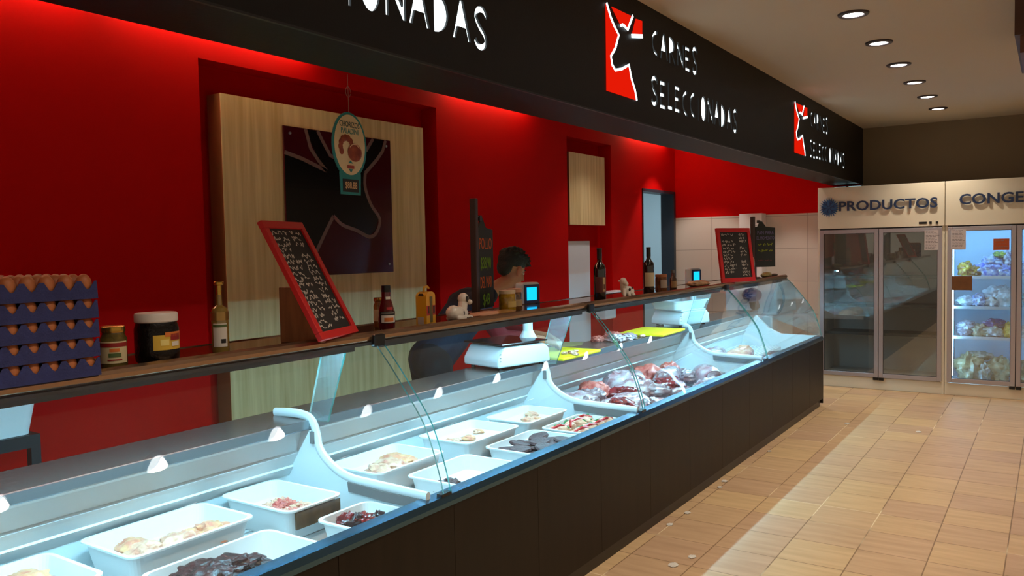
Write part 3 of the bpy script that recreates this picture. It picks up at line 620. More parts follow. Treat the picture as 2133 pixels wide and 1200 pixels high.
def scale(x, y, rz, label, tray):
    t = thing('weighing_scale', label, 'scale', (x, y, WZ), rz)
    body = [(-.20, .015), (-.20, .06), (-.15, .13), (.16, .13), (.20, .10), (.21, .015)]
    obj('body', MB().prism(body, -.16, .15, 'x'), SCW, t, bevel=.012, bseg=3)
    for sx in (-1, 1):
        for sy in (-1, 1): obj('foot', MB().lathe([(0, 0), (.014, 0), (.012, .016), (0, .016)], 12, c=(sx * .12, sy * .16, 0)), BLK, t)
    obj('side_slots', MB().box(.150, .1515, -.192, -.18, .05, .055).box(.150, .1515, -.192, -.18, .07, .075).box(.150, .1515, -.192, -.18, .09, .095), BLK, t)
    if tray: obj('weighing_pan', MB().box(-.17, .17, -.19, .17, .142, .152).box(-.14, .14, -.15, .13, .129, .142), mat('dark_pan_steel', (70, 62, 64), .12, metal=.9), t, bevel=.01)
    else:
        p_ = obj('weighing_pan', MB().box(-.15, .15, -.18, .15, .13, .142), SCW, t, bevel=.004)
        tub = tray_mesh(.32, .46, .075); obj('white_tray', xform(tub, Matrix.Translation((0, -.02, .143))), SCW, t)
    obj('pole', MB().tube([(.0, .17, .10), (.0, .17, .345)], .030, 20), SCW, t, smooth=False)
    obj('pole_base', MB().lathe([(0, 0), (.058, 0), (.052, .05), (.032, .09), (0, .09)], 20, c=(0, .17, .10)), SCW, t)
    hd = obj('display_head', MB().box(-.035, .04, .10, .24, .345, .48), SCW, t, bevel=.014, bseg=3)
    obj('screen_bezel', MB().box(.0401, .046, .108, .232, .355, .468), mat('blue_bezel', (16, 42, 92), .3), hd, bevel=.004)
    obj('screen', MB().box(.046, .048, .125, .205, .375, .452), SCR, hd)
    return t
scale(-.78, 3.93, math.radians(-14), 'near white weighing scale with blue lit screen on a tall pole', True)
scale(-.78, 6.60, math.radians(-16), 'far white weighing scale carrying a white tray, beside the far yellow board', False)
# red lever knob on near scale side
t = thing('white_machine', 'white enamelled machine with rounded top standing past the counter end', 'machine', (-.80, 8.98, 0))
obj('cabinet', MB().box(-.30, .24, -.42, .40, .10, .86), WHITE, t, bevel=.02, bseg=3)
obj('rounded_top', MB().prism([(-.38, .86), (-.38, 1.12), (-.30, 1.20), (-.1, 1.215), (.12, 1.205), (.28, 1.185), (.38, 1.10), (.40, .86)], -.28, .28, 'x'), mat('machine_grey_white', (196, 200, 204), .35), t, bevel=.02, bseg=3)
obj('curved_guard', MB().tube(catmull([(.30, -.36, 1.19), (.31, -.28, 1.12), (.31, -.24, 1.02), (.30, -.30, .93), (.29, -.40, .88)], 5), .014, 8), mat('guard_grey', (120, 122, 126), .3, metal=.6), t, smooth=True)
for sx in (-1, 1):
    for sy in (-1, 1): obj('leg', MB().box(sx * .22 - .02, sx * .22 + .02, sy * .34 - .02, sy * .34 + .02, 0, .10), STEEL, t)
obj('blue_hopper', MB().lump((.05, -.50, 1.08), (.10, .10, .075), 4, .1, 1.5), mat('dark_blue_plastic', (26, 40, 74), .3), t, smooth=True)
obj('hopper_neck', MB().tube([(.05, -.48, 1.05), (.05, -.38, .95)], .05, 14), mat('machine_brown', (84, 62, 54), .5), t)

# ------------------------------------------------------------------ things on the top shelf
SZ = 1.2885
def bottle(name, label, cat, x, y, prof, mats, rz=0, extra=(), group=None):
    """prof: glass profile; extra: list of (part, profile|MB, material)"""
    t = thing(name, label, cat, (x, y, SZ), rz, group)
    obj('body', MB().lathe(prof, 28), mats, t, smooth=True)
    for nm, pr, mm in extra:
        mb = pr if isinstance(pr, MB) else MB().lathe(pr, 28)
        obj(nm, mb, mm, t, smooth=True)
    return t
def wrap(r, z0, z1, a0, a1, th=.0008):
    """curved label patch, angles in degrees, 0 = towards the customer"""
    return MB().lathe([(r, z0), (r, z1), (r + th, z1), (r + th, z0), (r, z0)], 14, a0=math.radians(a0), a1=math.radians(a1))
AIM = -42     # labels face the camera side
GREENISH = mat('pickle_jar_glass', (112, 96, 46), .15, var=.4, vscale=40, vrgb=(70, 60, 26), coat=.6)
CRM = mat('cream_label', (206, 190, 150), .5); REDL = mat('red_label', (140, 22, 24), .5); YELL = mat('yellow_label', (206, 170, 60), .5); WHTL = mat('white_label', (214, 208, 200), .5); ORL = mat('orange_print', (206, 110, 40), .5); GRNL = mat('green_print', (74, 96, 50), .5); BKL = mat('black_print_matt', (18, 16, 16), .5)
bottle('glass_jar', 'small jar with gold lid and cream and red label, beside the egg trays', 'jar', -.425, 1.335, [(0, 0), (.034, 0), (.037, .006), (.037, .088), (.031, .102), (.031, .108), (0, .108)], GREENISH, extra=(
    ('lid', [(0, .108), (.033, .107), (.034, .112), (.033, .124), (.030, .126), (0, .1255)], GOLD),
    ('label', wrap(.0375, .018, .082, AIM - 75, AIM + 75), CRM), ('red_band', wrap(.0385, .066, .078, AIM - 75, AIM + 75), REDL), ('red_text_bar', wrap(.0385, .026, .030, AIM - 15, AIM + 45), REDL), ('orange_print', wrap(.0385, .052, .062, AIM - 5, AIM + 35), ORL), ('green_print', wrap(.0385, .036, .048, AIM - 10, AIM + 42), GRNL)))
OLV = mat('black_olive_jar', (20, 13, 12), .18, var=.5, vscale=60, vrgb=(8, 5, 5), coat=.15, spec=.25, bump=.3, bscale=120)
bottle('olive_jar', 'large dark jar with white screw lid and yellow label', 'jar', -.43, 1.478, [(0, 0), (.056, 0), (.063, .008), (.065, .03), (.065, .105), (.060, .122), (.058, .128), (0, .128)], OLV, extra=(
    ('lid', [(0, .126), (.060, .126), (.063, .129), (.063, .150), (.060, .154), (0, .155)], mat('white_lid', (216, 206, 200), .4)),
    ('yellow_label', wrap(.0655, .042, .088, AIM + 0, AIM + 85), YELL), ('red_swoosh', wrap(.0665, .070, .090, AIM + 45, AIM + 80), REDL), ('orange_swoosh', wrap(.0665, .082, .096, AIM + 30, AIM + 84), ORL), ('print', wrap(.0672, .052, .066, AIM + 48, AIM + 74), WHTL), ('leaf_print', wrap(.0666, .056, .074, AIM + 18, AIM + 40), mat('pale_yellow_print', (226, 210, 130), .5))))
bottle('oil_bottle', 'tall slim golden oil bottle with flared gold stopper', 'bottle', -.445, 1.72, [(0, 0), (.026, 0), (.028, .005), (.028, .135), (.024, .15), (.010, .160), (.0085, .2), (0, .2)], mat('golden_oil_glass', (134, 110, 52), .12, coat=.7), extra=(
    ('stopper', [(0, .195), (.009, .195), (.009, .226), (.016, .229), (.0165, .237), (.014, .240), (0, .240)], GOLD), ('gold_neck', wrap(.0287, .110, .138, 0, 359.9), mat('gold_foil', (170, 136, 80), .3, metal=.7)),
    ('label', wrap(.0287, .022, .10, AIM - 42, AIM + 52), WHTL), ('header_print', wrap(.0297, .088, .096, AIM - 42, AIM + 52), GRNL), ('olive_print', wrap(.0297, .034, .048, AIM + 10, AIM + 40), BKL)))
bottle('glass_jar', 'amber jar with gold lid standing left of the dark sauce bottle', 'jar', -.53, 2.60, [(0, 0), (.031, 0), (.034, .006), (.034, .095), (.029, .108), (.029, .116), (0, .116)], mat('amber_jar_glass', (150, 110, 58), .15, var=.4, vscale=40, vrgb=(100, 74, 32), coat=.6), extra=(
    ('lid', [(0, .114), (.031, .114), (.033, .118), (.032, .130), (0, .132)], GOLD), ('label', wrap(.0345, .03, .08, AIM - 80, AIM + 60), CRM), ('print', wrap(.0355, .05, .066, AIM + 10, AIM + 40), mat('brown_print', (110, 80, 60), .5)), ('print_line', wrap(.0355, .032, .078, AIM - 12, AIM - 4), mat('tan_print', (150, 100, 60), .5))))
bottle('sauce_bottle', 'dark red sauce squeeze bottle with black cap', 'bottle', -.45, 2.545, [(0, 0), (.030, 0), (.034, .006), (.036, .04), (.033, .08), (.024, .115), (.0195, .13), (.0195, .158), (0, .158)], mat('dark_red_sauce', (84, 10, 18), .15, coat=.6), extra=(
    ('cap', [(0, .156), (.019, .156), (.020, .16), (.019, .186), (.0, .187)], BLK), ('label', wrap(.0368, .028, .078, AIM - 55, AIM + 62), BKL), ('label_picture', wrap(.0378, .032, .062, AIM - 40, AIM + 55), WHTL), ('food_print', wrap(.0385, .036, .052, AIM - 20, AIM + 40), ORL), ('sticker', wrap(.0225, .128, .139, AIM - 10, AIM + 40), WHTL), ('name_print', wrap(.0378, .068, .074, AIM - 40, AIM + 50), mat('grey_print', (120, 116, 110), .5)), ('fruit_print', wrap(.0335, .084, .096, AIM - 5, AIM + 40), mat('light_red_print', (170, 40, 50), .5))))
# yellow gable box
t = thing('carry_box', 'yellow carton with rounded top and carry handle', 'box', (-.44, 2.79, SZ), math.radians(12))
gp = [(-.043, 0), (.043, 0), (.043, .125)] + [(.043 * math.cos(math.radians(a)), .125 + .022 * math.sin(math.radians(a))) for a in range(15, 180, 15)] + [(-.043, .125)]
obj('carton', MB().prism(gp, -.026, .026, 'x'), mat('yellow_carton', (206, 146, 22), .45), t)
obj('carton_side_print', MB().box(.0262, .0268, -.042, .042, .042, .085), mat('red_print_block', (170, 44, 26), .5), t)
obj('center_print', MB().prism([(-.012, .01), (.014, .01), (.014, .125), (-.012, .125)], .0268, .0273, 'x'), mat('olive_print_block', (92, 80, 26), .5), t)
obj('top_print', MB().box(.0273, .0277, -.030, -.018, .05, .082).box(.0273, .0277, .018, .034, .05, .082), mat('dark_print_block', (60, 40, 20), .5), t)
obj('barcode', MB().box(-.018, .012, -.0436, -.0431, .004, .036), mat('barcode_grey', (170, 160, 150), .5), t)
obj('vent_flap', MB().prism([(-.014, .128), (.014, .128), (.010, .140), (-.010, .140)], -.0432, -.0428, 'y'), mat('dark_flap', (70, 46, 24), .6), t)
obj('handle', MB().tube(catmull([(0, -.016, .145), (0, -.012, .162), (0, .004, .168), (0, .022, .166), (0, .030, .158)], 3), .0055, 8, flat=1), mat('yellow_handle', (196, 140, 20), .45), t)
COWW = mat('white_ceramic', (222, 212, 202), .25, coat=.4); COWB = mat('black_glaze', (24, 20, 20), .3)
# lying cow figurine, looking along +y
t = thing('cow_figurine', 'lying white ceramic cow with black patches on the counter shelf', 'figurine', (-.43, 3.03, SZ), math.radians(0))
b = MB().lump((0, -.035, .034), (.036, .05, .034), 1, .08, 1.2).lump((0, -.055, .038), (.034, .036, .034), 2, .05, 1).ball((0, .008, .030), .028, sy=1.4)
b.cap((0, .012, .04), (.0, .022, .082), .024, .022).ball((0, .024, .100), .026, sy=1.05).cap((0, .034, .098), (.004, .062, .082), .017, .013).ball((.004, .066, .080), .013, sx=1.3)
b.cap((.022, .0, .012), (.020, .058, .010), .011, .009).cap((-.022, .0, .012), (-.02, .056, .010), .011, .009).cap((.03, -.05, .012), (.034, -.01, .010), .013, .010).cap((-.03, -.05, .012), (-.032, -.01, .01), .013, .01)
obj('body', b, COWW, t, remesh=.0022, smoothmod=4)
obj('ear', MB().ball((.026, .020, .098), .010, sx=.45, sy=.8, sz=1.5), COWB, t, smooth=True)
obj('ear', MB().ball((-.026, .020, .098), .010, sx=.45, sy=.8, sz=1.5), COWB, t, smooth=True)
obj('eye_patch', MB().ball((.0205, .040, .102), .009, sx=.35), COWB, t, smooth=True)
obj('side_patch', MB().ball((.0335, -.016, .034), .008, sx=.3, sy=.6, sz=1.4), COWB, t, smooth=True)
for yy in (-.022, .008, .036): obj('hoof', MB().ball((.031, yy, .007), .009, sy=1.5, sz=.75), COWB, t, smooth=True)
# second, sitting
t = thing('cow_figurine', 'sitting white ceramic cow with dark spots beside the wine bottles', 'figurine', (-.425, 4.80, SZ), math.radians(-30))
b = MB().lump((0, .012, .036), (.036, .046, .036), 1, .06, 1.2).cap((.0, -.014, .05), (.006, -.028, .092), .026, .022).ball((.010, -.03, .104), .024).cap((.018, -.03, .1), (.040, -.026, .088), .014, .014)
b.cap((.02, -.03, .05), (.036, -.038, .010), .011, .010).cap((.02, .0, .03), (.045, -.004, .010), .011, .010).cap((.022, .03, .03), (.044, .03, .01), .012, .011)
obj('body', b, COWW, t, remesh=.0022, smoothmod=4)
obj('spot', MB().ball((.034, .004, .05), .009, sx=.3, sz=1.2), COWB, t, smooth=True)
obj('spot', MB().ball((.033, .024, .060), .007, sx=.3), COWB, t, smooth=True)
obj('hoof', MB().ball((.046, .034, .008), .010, sz=.8), COWB, t, smooth=True)
obj('ear', MB().ball((.0, -.052, .106), .009, sx=.5, sz=.7), COWW, t, smooth=True)
obj('ear', MB().ball((.0, -.008, .108), .009, sx=.5, sz=.7), COWW, t, smooth=True)
# yellow jars behind
YJ = mat('yellow_pickle_glass', (176, 140, 24), .15, var=.35, vscale=50, vrgb=(130, 92, 12), coat=.6)
bottle('glass_jar', 'jar of yellow pickles with pale lid next to the near blue screen', 'jar', -.46, 3.47, [(0, 0), (.040, 0), (.044, .008), (.044, .09), (.040, .1), (0, .1)], YJ, extra=(('lid', [(0, .098), (.042, .098), (.043, .114), (.040, .116), (0, .116)], mat('pale_gold_lid', (200, 180, 150), .35)), ('label', wrap(.0445, .03, .06, AIM - 10, AIM + 70), mat('mustard_label', (190, 160, 90), .5))))
bottle('glass_jar', 'brown preserve jar squeezed between yellow jar and blue screen', 'jar', -.50, 3.60, [(0, 0), (.036, 0), (.040, .008), (.040, .085), (.037, .1), (0, .1)], mat('brown_preserve_glass', (120, 76, 30), .15, var=.5, vscale=50, vrgb=(60, 34, 14), coat=.6), extra=(('lid', [(0, .098), (.039, .098), (.040, .114), (.037, .117), (0, .117)], mat('copper_lid', (190, 140, 110), .35)), ('label', wrap(.0405, .025, .06, AIM - 20, AIM + 50), mat('beige_label', (176, 150, 110), .5))))
def packet(name, label, x, y, dims, m_, rz=0, seed=0):
    o = obj(name, MB().lump((0, 0, 0), dims, seed, .12, 1.6, floor=-.8 * dims[2]), m_, smooth=True, loc=(x, y, SZ + .8 * dims[2])); o.rotation_euler = (0, 0, rz); return tag(o, label, 'packet')
packet('snack_packet', 'flat salmon coloured packet at the foot of the chicken price post', -.44, 3.24, (.05, .11, .014), mat('salmon_packet', (196, 140, 110), .35), 0, 1)
packet('snack_packet', 'flat ochre packet lying before the yellow pickle jar', -.42, 3.38, (.04, .09, .013), mat('ochre_packet', (150, 106, 50), .35, var=.3, vscale=30), 0, 2)
WINE = mat('dark_wine_glass', (12, 10, 12), .1, coat=.8)
def wine(x, y, label, lab_m, foot):
    pr = [(0, 0), (.036, 0), (.0375, .005), (.0375, .19), (.034, .212), (.018, .232), (.0145, .245), (.0145, .31), (0, .31)]
    ex = [('capsule', [(0, .255), (.0155, .255), (.0155, .310), (.0165, .312), (.0165, .320), (0, .321)], BLK), ('label', wrap(.0382, .05, .145, AIM - 65, AIM + 60), lab_m)]
    if foot: ex += [('tan_stripe', wrap(.0392, .055, .142, AIM + 8, AIM + 40), mat('tan_stripe', (176, 150, 110), .5)), ('print', wrap(.0398, .07, .10, AIM + 14, AIM + 34), mat('brown_print2', (96, 50, 34), .5))]
    return bottle('wine_bottle', label, 'bottle', x, y, pr, WINE, extra=ex)
wine(-.44, 4.46, 'wine bottle with dark red and tan label beside the second glass joint', mat('dark_red_label', (84, 26, 22), .5), True)
wine(-.445, 5.20, 'wine bottle with cream label standing before the doorway', mat('cream_wine_label', (190, 176, 146), .5), False)
bottle('glass_jar', 'squat copper brown jar right of the far wine bottle', 'jar', -.44, 5.40, [(0, 0), (.038, 0), (.042, .008), (.042, .095), (.038, .108), (0, .108)], mat('copper_jar_glass', (120, 72, 40), .15, var=.5, vscale=40, vrgb=(70, 40, 20), coat=.6), extra=(('lid', [(0, .106), (.041, .106), (.042, .122), (.039, .125), (0, .125)], mat('rust_lid', (150, 90, 50), .35)), ('label', wrap(.0425, .03, .085, AIM - 30, AIM + 50), mat('grey_beige_label', (160, 140, 124), .5))))
bottle('spice_bottle', 'small dark spice bottle with tan label right of the copper jar', 'bottle', -.44, 5.62, [(0, 0), (.023, 0), (.025, .005), (.025, .085), (.014, .105), (.012, .13), (0, .13)], mat('brown_bottle_glass', (60, 42, 34), .15, coat=.6), extra=(('cap', [(0, .128), (.014, .128), (.014, .148), (0, .149)], mat('grey_cap', (90, 92, 98), .4)), ('label', wrap(.0256, .02, .07, AIM - 60, AIM + 60), mat('tan_label', (150, 116, 76), .5))))
packet('crisp_packet', 'crumpled beige packet lying before the far blue screen', -.46, 6.18, (.07, .15, .028), mat('beige_packet', (190, 152, 112), .35, var=.35, vscale=25, vrgb=(120, 76, 44)), -.1, 6)
packet('white_leaflet', 'white folded leaflet lying at the third glass joint', -.42, 6.36, (.05, .10, .008), WHTL, .2, 7)
bottle('sauce_bottle', 'tan sauce bottle with dark cap between the far chalkboards', 'bottle', -.42, 7.40, [(0, 0), (.028, 0), (.032, .008), (.032, .06), (.026, .075), (.030, .1), (.034, .15), (.030, .19), (.018, .21), (0, .21)], mat('tan_sauce', (176, 128, 96), .3), extra=(('cap', [(0, .208), (.019, .208), (.012, .25), (0, .252)], BLK), ('black_band', wrap(.0325, .062, .078, 0, 359), BKL), ('label', wrap(.0327, .012, .058, AIM - 60, AIM + 60), WHTL)))
bottle('sauce_bottle', 'thin yellow bottle beside the red framed far chalkboard', 'bottle', -.50, 7.55, [(0, 0), (.02, 0), (.022, .006), (.022, .2), (.012, .26), (0, .26)], mat('yellow_bottle', (170, 146, 40), .3), extra=(('cap', [(0, .258), (.012, .258), (.010, .33), (0, .332)], mat('yellow_cap', (190, 160, 60), .4)),))
bottle('glass_jar', 'small dark jar behind the tan sauce bottle', 'jar', -.47, 7.62, [(0, 0), (.032, 0), (.034, .008), (.034, .11), (0, .115)], mat('dark_red_jar', (70, 28, 26), .2, coat=.4))
packet('snack_packet', 'olive green packet near the far end of the counter shelf', -.45, 7.98, (.045, .16, .028), mat('olive_packet', (140, 120, 66), .35, var=.3, vscale=25), .1, 9)
packet('snack_packet', 'dark brown packet at the far end of the counter shelf', -.44, 8.2, (.03, .09, .016), mat('dark_packet', (60, 48, 36), .4), 0, 11)

# ------------------------------------------------------------------ egg trays
def egg_tray():
    m = MB(); nx, ny, k = 6, 6, 8; cell = .0493; n1, n2 = nx * k, ny * k; X0, Y0_ = -nx * cell / 2, -ny * cell / 2
    def hgt(i, j):
        u, v = i / k, j / k; s = .5 * (math.cos(2 * math.pi * u) + math.cos(2 * math.pi * v)); return .026 + .024 * max(-1, min(1, s * 1.15))
    vs = [(X0 + i * cell / k, Y0_ + j * cell / k, hgt(i, j)) for i in range(n1 + 1) for j in range(n2 + 1)]
    fs = [(i * (n2 + 1) + j, (i + 1) * (n2 + 1) + j, (i + 1) * (n2 + 1) + j + 1, i * (n2 + 1) + j + 1) for i in range(n1) for j in range(n2)]
    b = len(vs); idx = [(i, 0) for i in range(n1 + 1)] + [(n1, j) for j in range(1, n2 + 1)] + [(i, n2) for i in range(n1 - 1, -1, -1)] + [(0, j) for j in range(n2 - 1, 0, -1)]
    for i, j in idx:
        x, y = X0 + i * cell / k, Y0_ + j * cell / k; vs.append((x * 1.012, y * 1.012, 0.0))
    L_ = len(idx)
    for q in range(L_):
        i, j = idx[q]; i2, j2 = idx[(q + 1) % L_]; fs.append((i * (n2 + 1) + j, i2 * (n2 + 1) + j2, b + (q + 1) % L_, b + q))
    fs.append(tuple(b + q for q in range(L_ - 1, -1, -1)))
    return m.add(vs, fs)
TRM = mat('blue_pulp_tray', (48, 52, 104), .85, bump=.4, bscale=220, var=.15, vscale=30)
EGGM = mat('brown_eggshell', (190, 116, 70), .5, var=.2, vscale=4, vrgb=(164, 90, 52))
EX, EY = -.472, 1.088; LV = .0533
eb = MB(); ep = [(0, -.029)]
for i in range(1, 12):
    a = math.pi * i / 12; r = math.sin(a) * (.0215 + .0012 * math.cos(a)); ep.append((r, -.029 * math.cos(a)))
ep.append((0, .029)); eb.lathe(ep[0:1] + ep[1:-1] + ep[-1:], 18)
egg0 = None; tr0 = None
TN = ['bottom', 'second', 'middle', 'fourth', 'top']
for lv in range(5):
    z = SZ + lv * LV + .002; lab = 'blue pulp egg tray, %s of the stack at the left edge' % TN[lv]
    if tr0 is None: tr0 = obj('egg_tray', egg_tray(), TRM, smooth=True, loc=(EX, EY, z)); tag(tr0, lab, 'egg tray', 'stacked egg trays')
    else:
        c = dup(tr0, (EX, EY, z), math.pi / 2 * (lv % 2), lab)
    for i in range(6):
        for j in range(6):
            if lv < 4 and i < 5 and j < 5 and j > 0: continue
            if lv < 4 and i == 0: continue
            x = EX + (-2.5 + i) * .0493; y = EY + (-2.5 + j) * .0493; zz = z + .036 + (.004 if lv == 4 else -.001)
            el = 'brown egg on the top tray of the stack' if lv == 4 else 'brown egg in the side of the %s tray of the egg stack' % TN[lv]
            if egg0 is None: egg0 = obj('egg', eb, EGGM, smooth=True, loc=(x, y, zz)); tag(egg0, el, 'egg', 'eggs in the tray stack'); o = egg0
            else: o = dup(egg0, (x, y, zz), label=el)
            if lv == 4: o['group'] = 'eggs on the top tray'
            o.rotation_euler = ((random.random() - .5) * .25, (random.random() - .5) * .25, random.random() * 3)

# ------------------------------------------------------------------ chalkboards
def scribble(mb, x0, x1, z, h, rnd, d0, d1, wd=.0022):
    x = x0
    while x < x1:
        wl = .02 + rnd.random() * .05
        if x + wl > x1: wl = x1 - x
        n = max(3, int(wl / .0045)); pts = [(x + wl * i / n, z + (rnd.random() - .5) * h) for i in range(n + 1)]
        for a, b in zip(pts, pts[1:]): mb.prism(stroke([a, b], wd), d0, d1, 'x')
        x += wl + .008 + rnd.random() * .012
def menu_board(name, label, loc, rz, tilt, w_, h_, fr, rows, cols, seed, box=True):
    """local: x = facing, y = width, z = up; leans back by tilt"""
    t = thing(name, label, 'chalkboard', loc, rz)
    T = Matrix.Rotation(-tilt, 4, 'Y'); rnd = random.Random(seed)
    f = MB().box(-.012, .008, 0, w_, 0, fr, T=T).box(-.012, .008, 0, w_, h_ - fr, h_, T=T).box(-.012, .008, 0, fr, fr, h_ - fr, T=T).box(-.012, .008, w_ - fr, w_, fr, h_ - fr, T=T)
    obj('frame', f, REDF, t, bevel=.002)
    obj('slate', MB().box(-.008, 0, fr, w_ - fr, fr, h_ - fr, T=T), CHALKB, t)
    wr = MB()
    for i in range(rows):
        z = fr + (h_ - 2 * fr) * (1 - (i + .7) / (rows + .4))
        for a, b in cols:
            if rnd.random() < .12: continue
            e = b - rnd.random() * (b - a) * .35
            scribble(wr, fr + (w_ - 2 * fr) * a, fr + (w_ - 2 * fr) * e, z, (h_ - 2 * fr) / rows * .85, rnd, .0003, .0009, .0030)
    obj('chalk_writing', xform(wr, T), CHALK, t)
    return t
PHI = -.345; e_ = math.atan2(-math.sin(PHI), math.cos(PHI))
# board local +y axis must point along (sin PHI, cos PHI): rotate by -PHI
t = menu_board('menu_chalkboard', 'large leaning chalkboard in red frame covered in white writing', (-.272, 2.008, 1.305), -PHI, .489, .303, .487, .030, 17, [(.04, .52), (.60, .97)], 4)
tt = thing('wooden_stand', 'brown wooden box propping up the large red framed chalkboard', 'stand', (-.40, 2.12, SZ), -PHI)
obj('wood_block', MB().prism([(-.12, 0), (.052, 0), (-.056, .205), (-.12, .205)], -.075, .13, 'y'), BROWNW, tt, bevel=.003)
menu_board('menu_chalkboard', 'red framed price chalkboard standing at the far end of the shelf', (-.393, 6.542, 1.3), -.38, .138, .418, .457, .035, 13, [(.06, .55), (.68, .95)], 9)

def slate_sign(label, loc, rz, lines, w_=.20, h_=.42, zt=.44):
    t = thing('price_post', label, 'sign', loc, rz)
    obj('post', MB().box(-.017, .017, -.017, .017, .012, .585), mat('dark_brown_post', (58, 36, 28), .4), t, bevel=.004)
    obj('base', MB().box(-.05, .05, -.05, .05, 0, .012), mat('dark_brown_post', (58, 36, 28)), t)
    hk = obj('hook', MB().tube([(0, .017, .50), (0, .045, .50), (0, .052, .493)], .003, 6), STEEL, t)
    sl = obj('slate', MB().prism([(.028, zt - h_), (.028 + w_, zt - h_), (.028 + w_, zt - .01), (.10 + w_ * .2, zt + .0), (.075 + w_ * .12, zt + .05), (.055 + w_ * .1, zt + .05), (.05, zt), (.028, zt)], -.004, .004, 'x'), mat('slate_green_black', (30, 36, 30), .6), t)
    obj('clip', MB().box(-.008, .010, .05, .078, zt + .035, zt + .062), BLK, sl)
    for s_, z, col, sz, sx in lines:
        if s_: mb = xform(text_mb(s_, sz, .0012, sx), Matrix.Translation((.0045, .028 + w_ / 2, z)) @ FACEX)
        else:
            mb = MB(); scribble(mb, .028 + w_ * .12, .028 + w_ * .85, z, sz * .6, random.Random(int(z * 1000)), .0042, .0052, .004)
        obj('chalk_writing', mb, mat('chalk_%d_%d_%d' % col, col, .9), sl)
    return t
OR = (196, 96, 50); GN = (110, 150, 40); LV_ = (120, 110, 150); YG = (150, 160, 40)
slate_sign('dark post with hanging slate reading POLLO in orange chalk, beside the man', (-.545, 3.31, SZ), math.radians(12), [('POLLO', .355, OR, .085, .62), ('$38,90', .255, GN, .085, .58), ('DEL MAR', .155, OR, .085, .44), ('$49', .065, GN, .085, .7)], h_=.415)
slate_sign('dark post with hanging slate of lavender and yellow chalk at the far end', (-.50, 7.72, SZ), math.radians(-38), [('PAN PARA', .43, LV_, .05, .8), ('EL MOMENTO', .38, LV_, .045, .7), (None, .32, YG, .05, 1), (None, .26, YG, .05, 1), (None, .17, (110, 60, 60), .02, 1)], w_=.22, h_=.385, zt=.49)

# ------------------------------------------------------------------ hanging oval price sign
t = thing('hanging_sign', 'oval hanging price sign with teal rim and sausages, on a thin thread', 'sign', (-.33, 2.236, 1.834), math.radians(6))
TEAL = mat('teal_print', (24, 120, 124), .45)
oc = .182 + .0
obj('teal_back', MB().prism([(a, b) for a, b in ell(0, .185, .101, .124, 40)], -.003, .001, 'x').prism([(-.058, 0), (.058, 0), (.062, .08), (.05, .12), (-.05, .12), (-.062, .08)], -.003, .0005, 'x'), TEAL, t)
obj('cream_oval', MB().prism(ell(0, .187, .090, .113, 40), .001, .002, 'x'), mat('cream_print', (206, 186, 150), .5), t)
obj('price_panel', MB().box(.0006, .0016, -.047, .047, .010, .058), BKL, t)
obj('price_digits', xform(text_mb('$88.88', .036, .001, .72), Matrix.Translation((.0022, 0, .034)) @ FACEX), mat('digit_cream', (206, 170, 130), .5), t)
obj('name_text', xform(text_mb('CHORIZOS', .030, .001, .78), Matrix.Translation((.0026, 0, .262)) @ FACEX), mat('dark_teal_text', (24, 70, 70), .5), t)
obj('maker_text', xform(text_mb('PALADINI', .030, .001, .80), Matrix.Translation((.0026, 0, .237)) @ FACEX), TEAL, t)
sg = MB()
for i in range(9): a = i * .5 - .3; sg.ball((.003, -.022 + .034 * math.cos(a), .178 + .034 * math.sin(a)), .013, sx=.12)
sg.ball((.0036, .026, .160), .042, sx=.05, sz=.82)
obj('sausage_picture', sg, mat('sausage_print', (110, 34, 20), .4, var=.4, vscale=30, vrgb=(150, 70, 36)), t, smooth=True)
obj('sausage_highlight', MB().prism(stroke([(-.006, .178), (.010, .190), (.034, .191), (.050, .178)], .004), .0057, .0063, 'x'), mat('pale_dots', (210, 170, 140), .5), t)
obj('small_logo', MB().prism([(-.02, .098), (.02, .098), (.02, .110), (-.02, .110)], .0026, .0034, 'x').prism([(-.011, .094), (.011, .094), (0, .084)], .002, .003, 'x'), mat('logo_teal_red', (150, 60, 50), .5), t)
obj('logo_mark', MB().prism([(-.014, .118), (.014, .118), (0, .128)], .002, .003, 'x').prism([(-.012, .096), (.012, .096), (0, .083)], .0036, .0042, 'x'), TEAL, t)
obj('thread', MB().tube([(0, 0, .305), (0, 0, .452)], .0008, 5).tube([(0, .014 * math.cos(k * .5), .385 + .02 * math.sin(k * .5)) for k in range(13)], .0008, 5), mat('thread_grey', (150, 110, 100), .5), t)

# ------------------------------------------------------------------ tub on black stand by the red wall (left edge, behind glass)
t = thing('black_stand', 'black metal stand under the white tub behind the counter, left edge', 'stand', (-2.0, 1.45, 0))
for sx in (-.2, .2):
    for sy in (-.34, .30): obj('leg', MB().box(sx - .02, sx + .02, sy - .02, sy + .02, 0, .80), mat('black_metal', (26, 30, 34), .45), t)
obj('frame', MB().box(-.22, .22, -.36, .32, .80, .855), mat('black_metal', (26, 30, 34)), t)
o = obj('storage_tub', tray_mesh(.46, .70, .15), TRAYW, loc=(-2.0, 1.43, .856)); tag(o, 'white plastic storage tub on the black stand, seen through glass', 'tub')
# small things by the red wall seen past the counter
o = obj('wall_dispenser', MB().box(0, .12, -.13, .13, 0, .17), WHITE, bevel=.01, loc=(XL + .001, 8.05, .82)); tag(o, 'small white wall box on the red wall low behind the display glass', 'dispenser')
o = obj('wall_shelf', MB().box(0, .16, -.24, .24, 0, .02), WHITE, bevel=.004, loc=(XL + .001, 8.15, 1.10)); tag(o, 'little white shelf on the red wall left of the doorway', 'shelf')
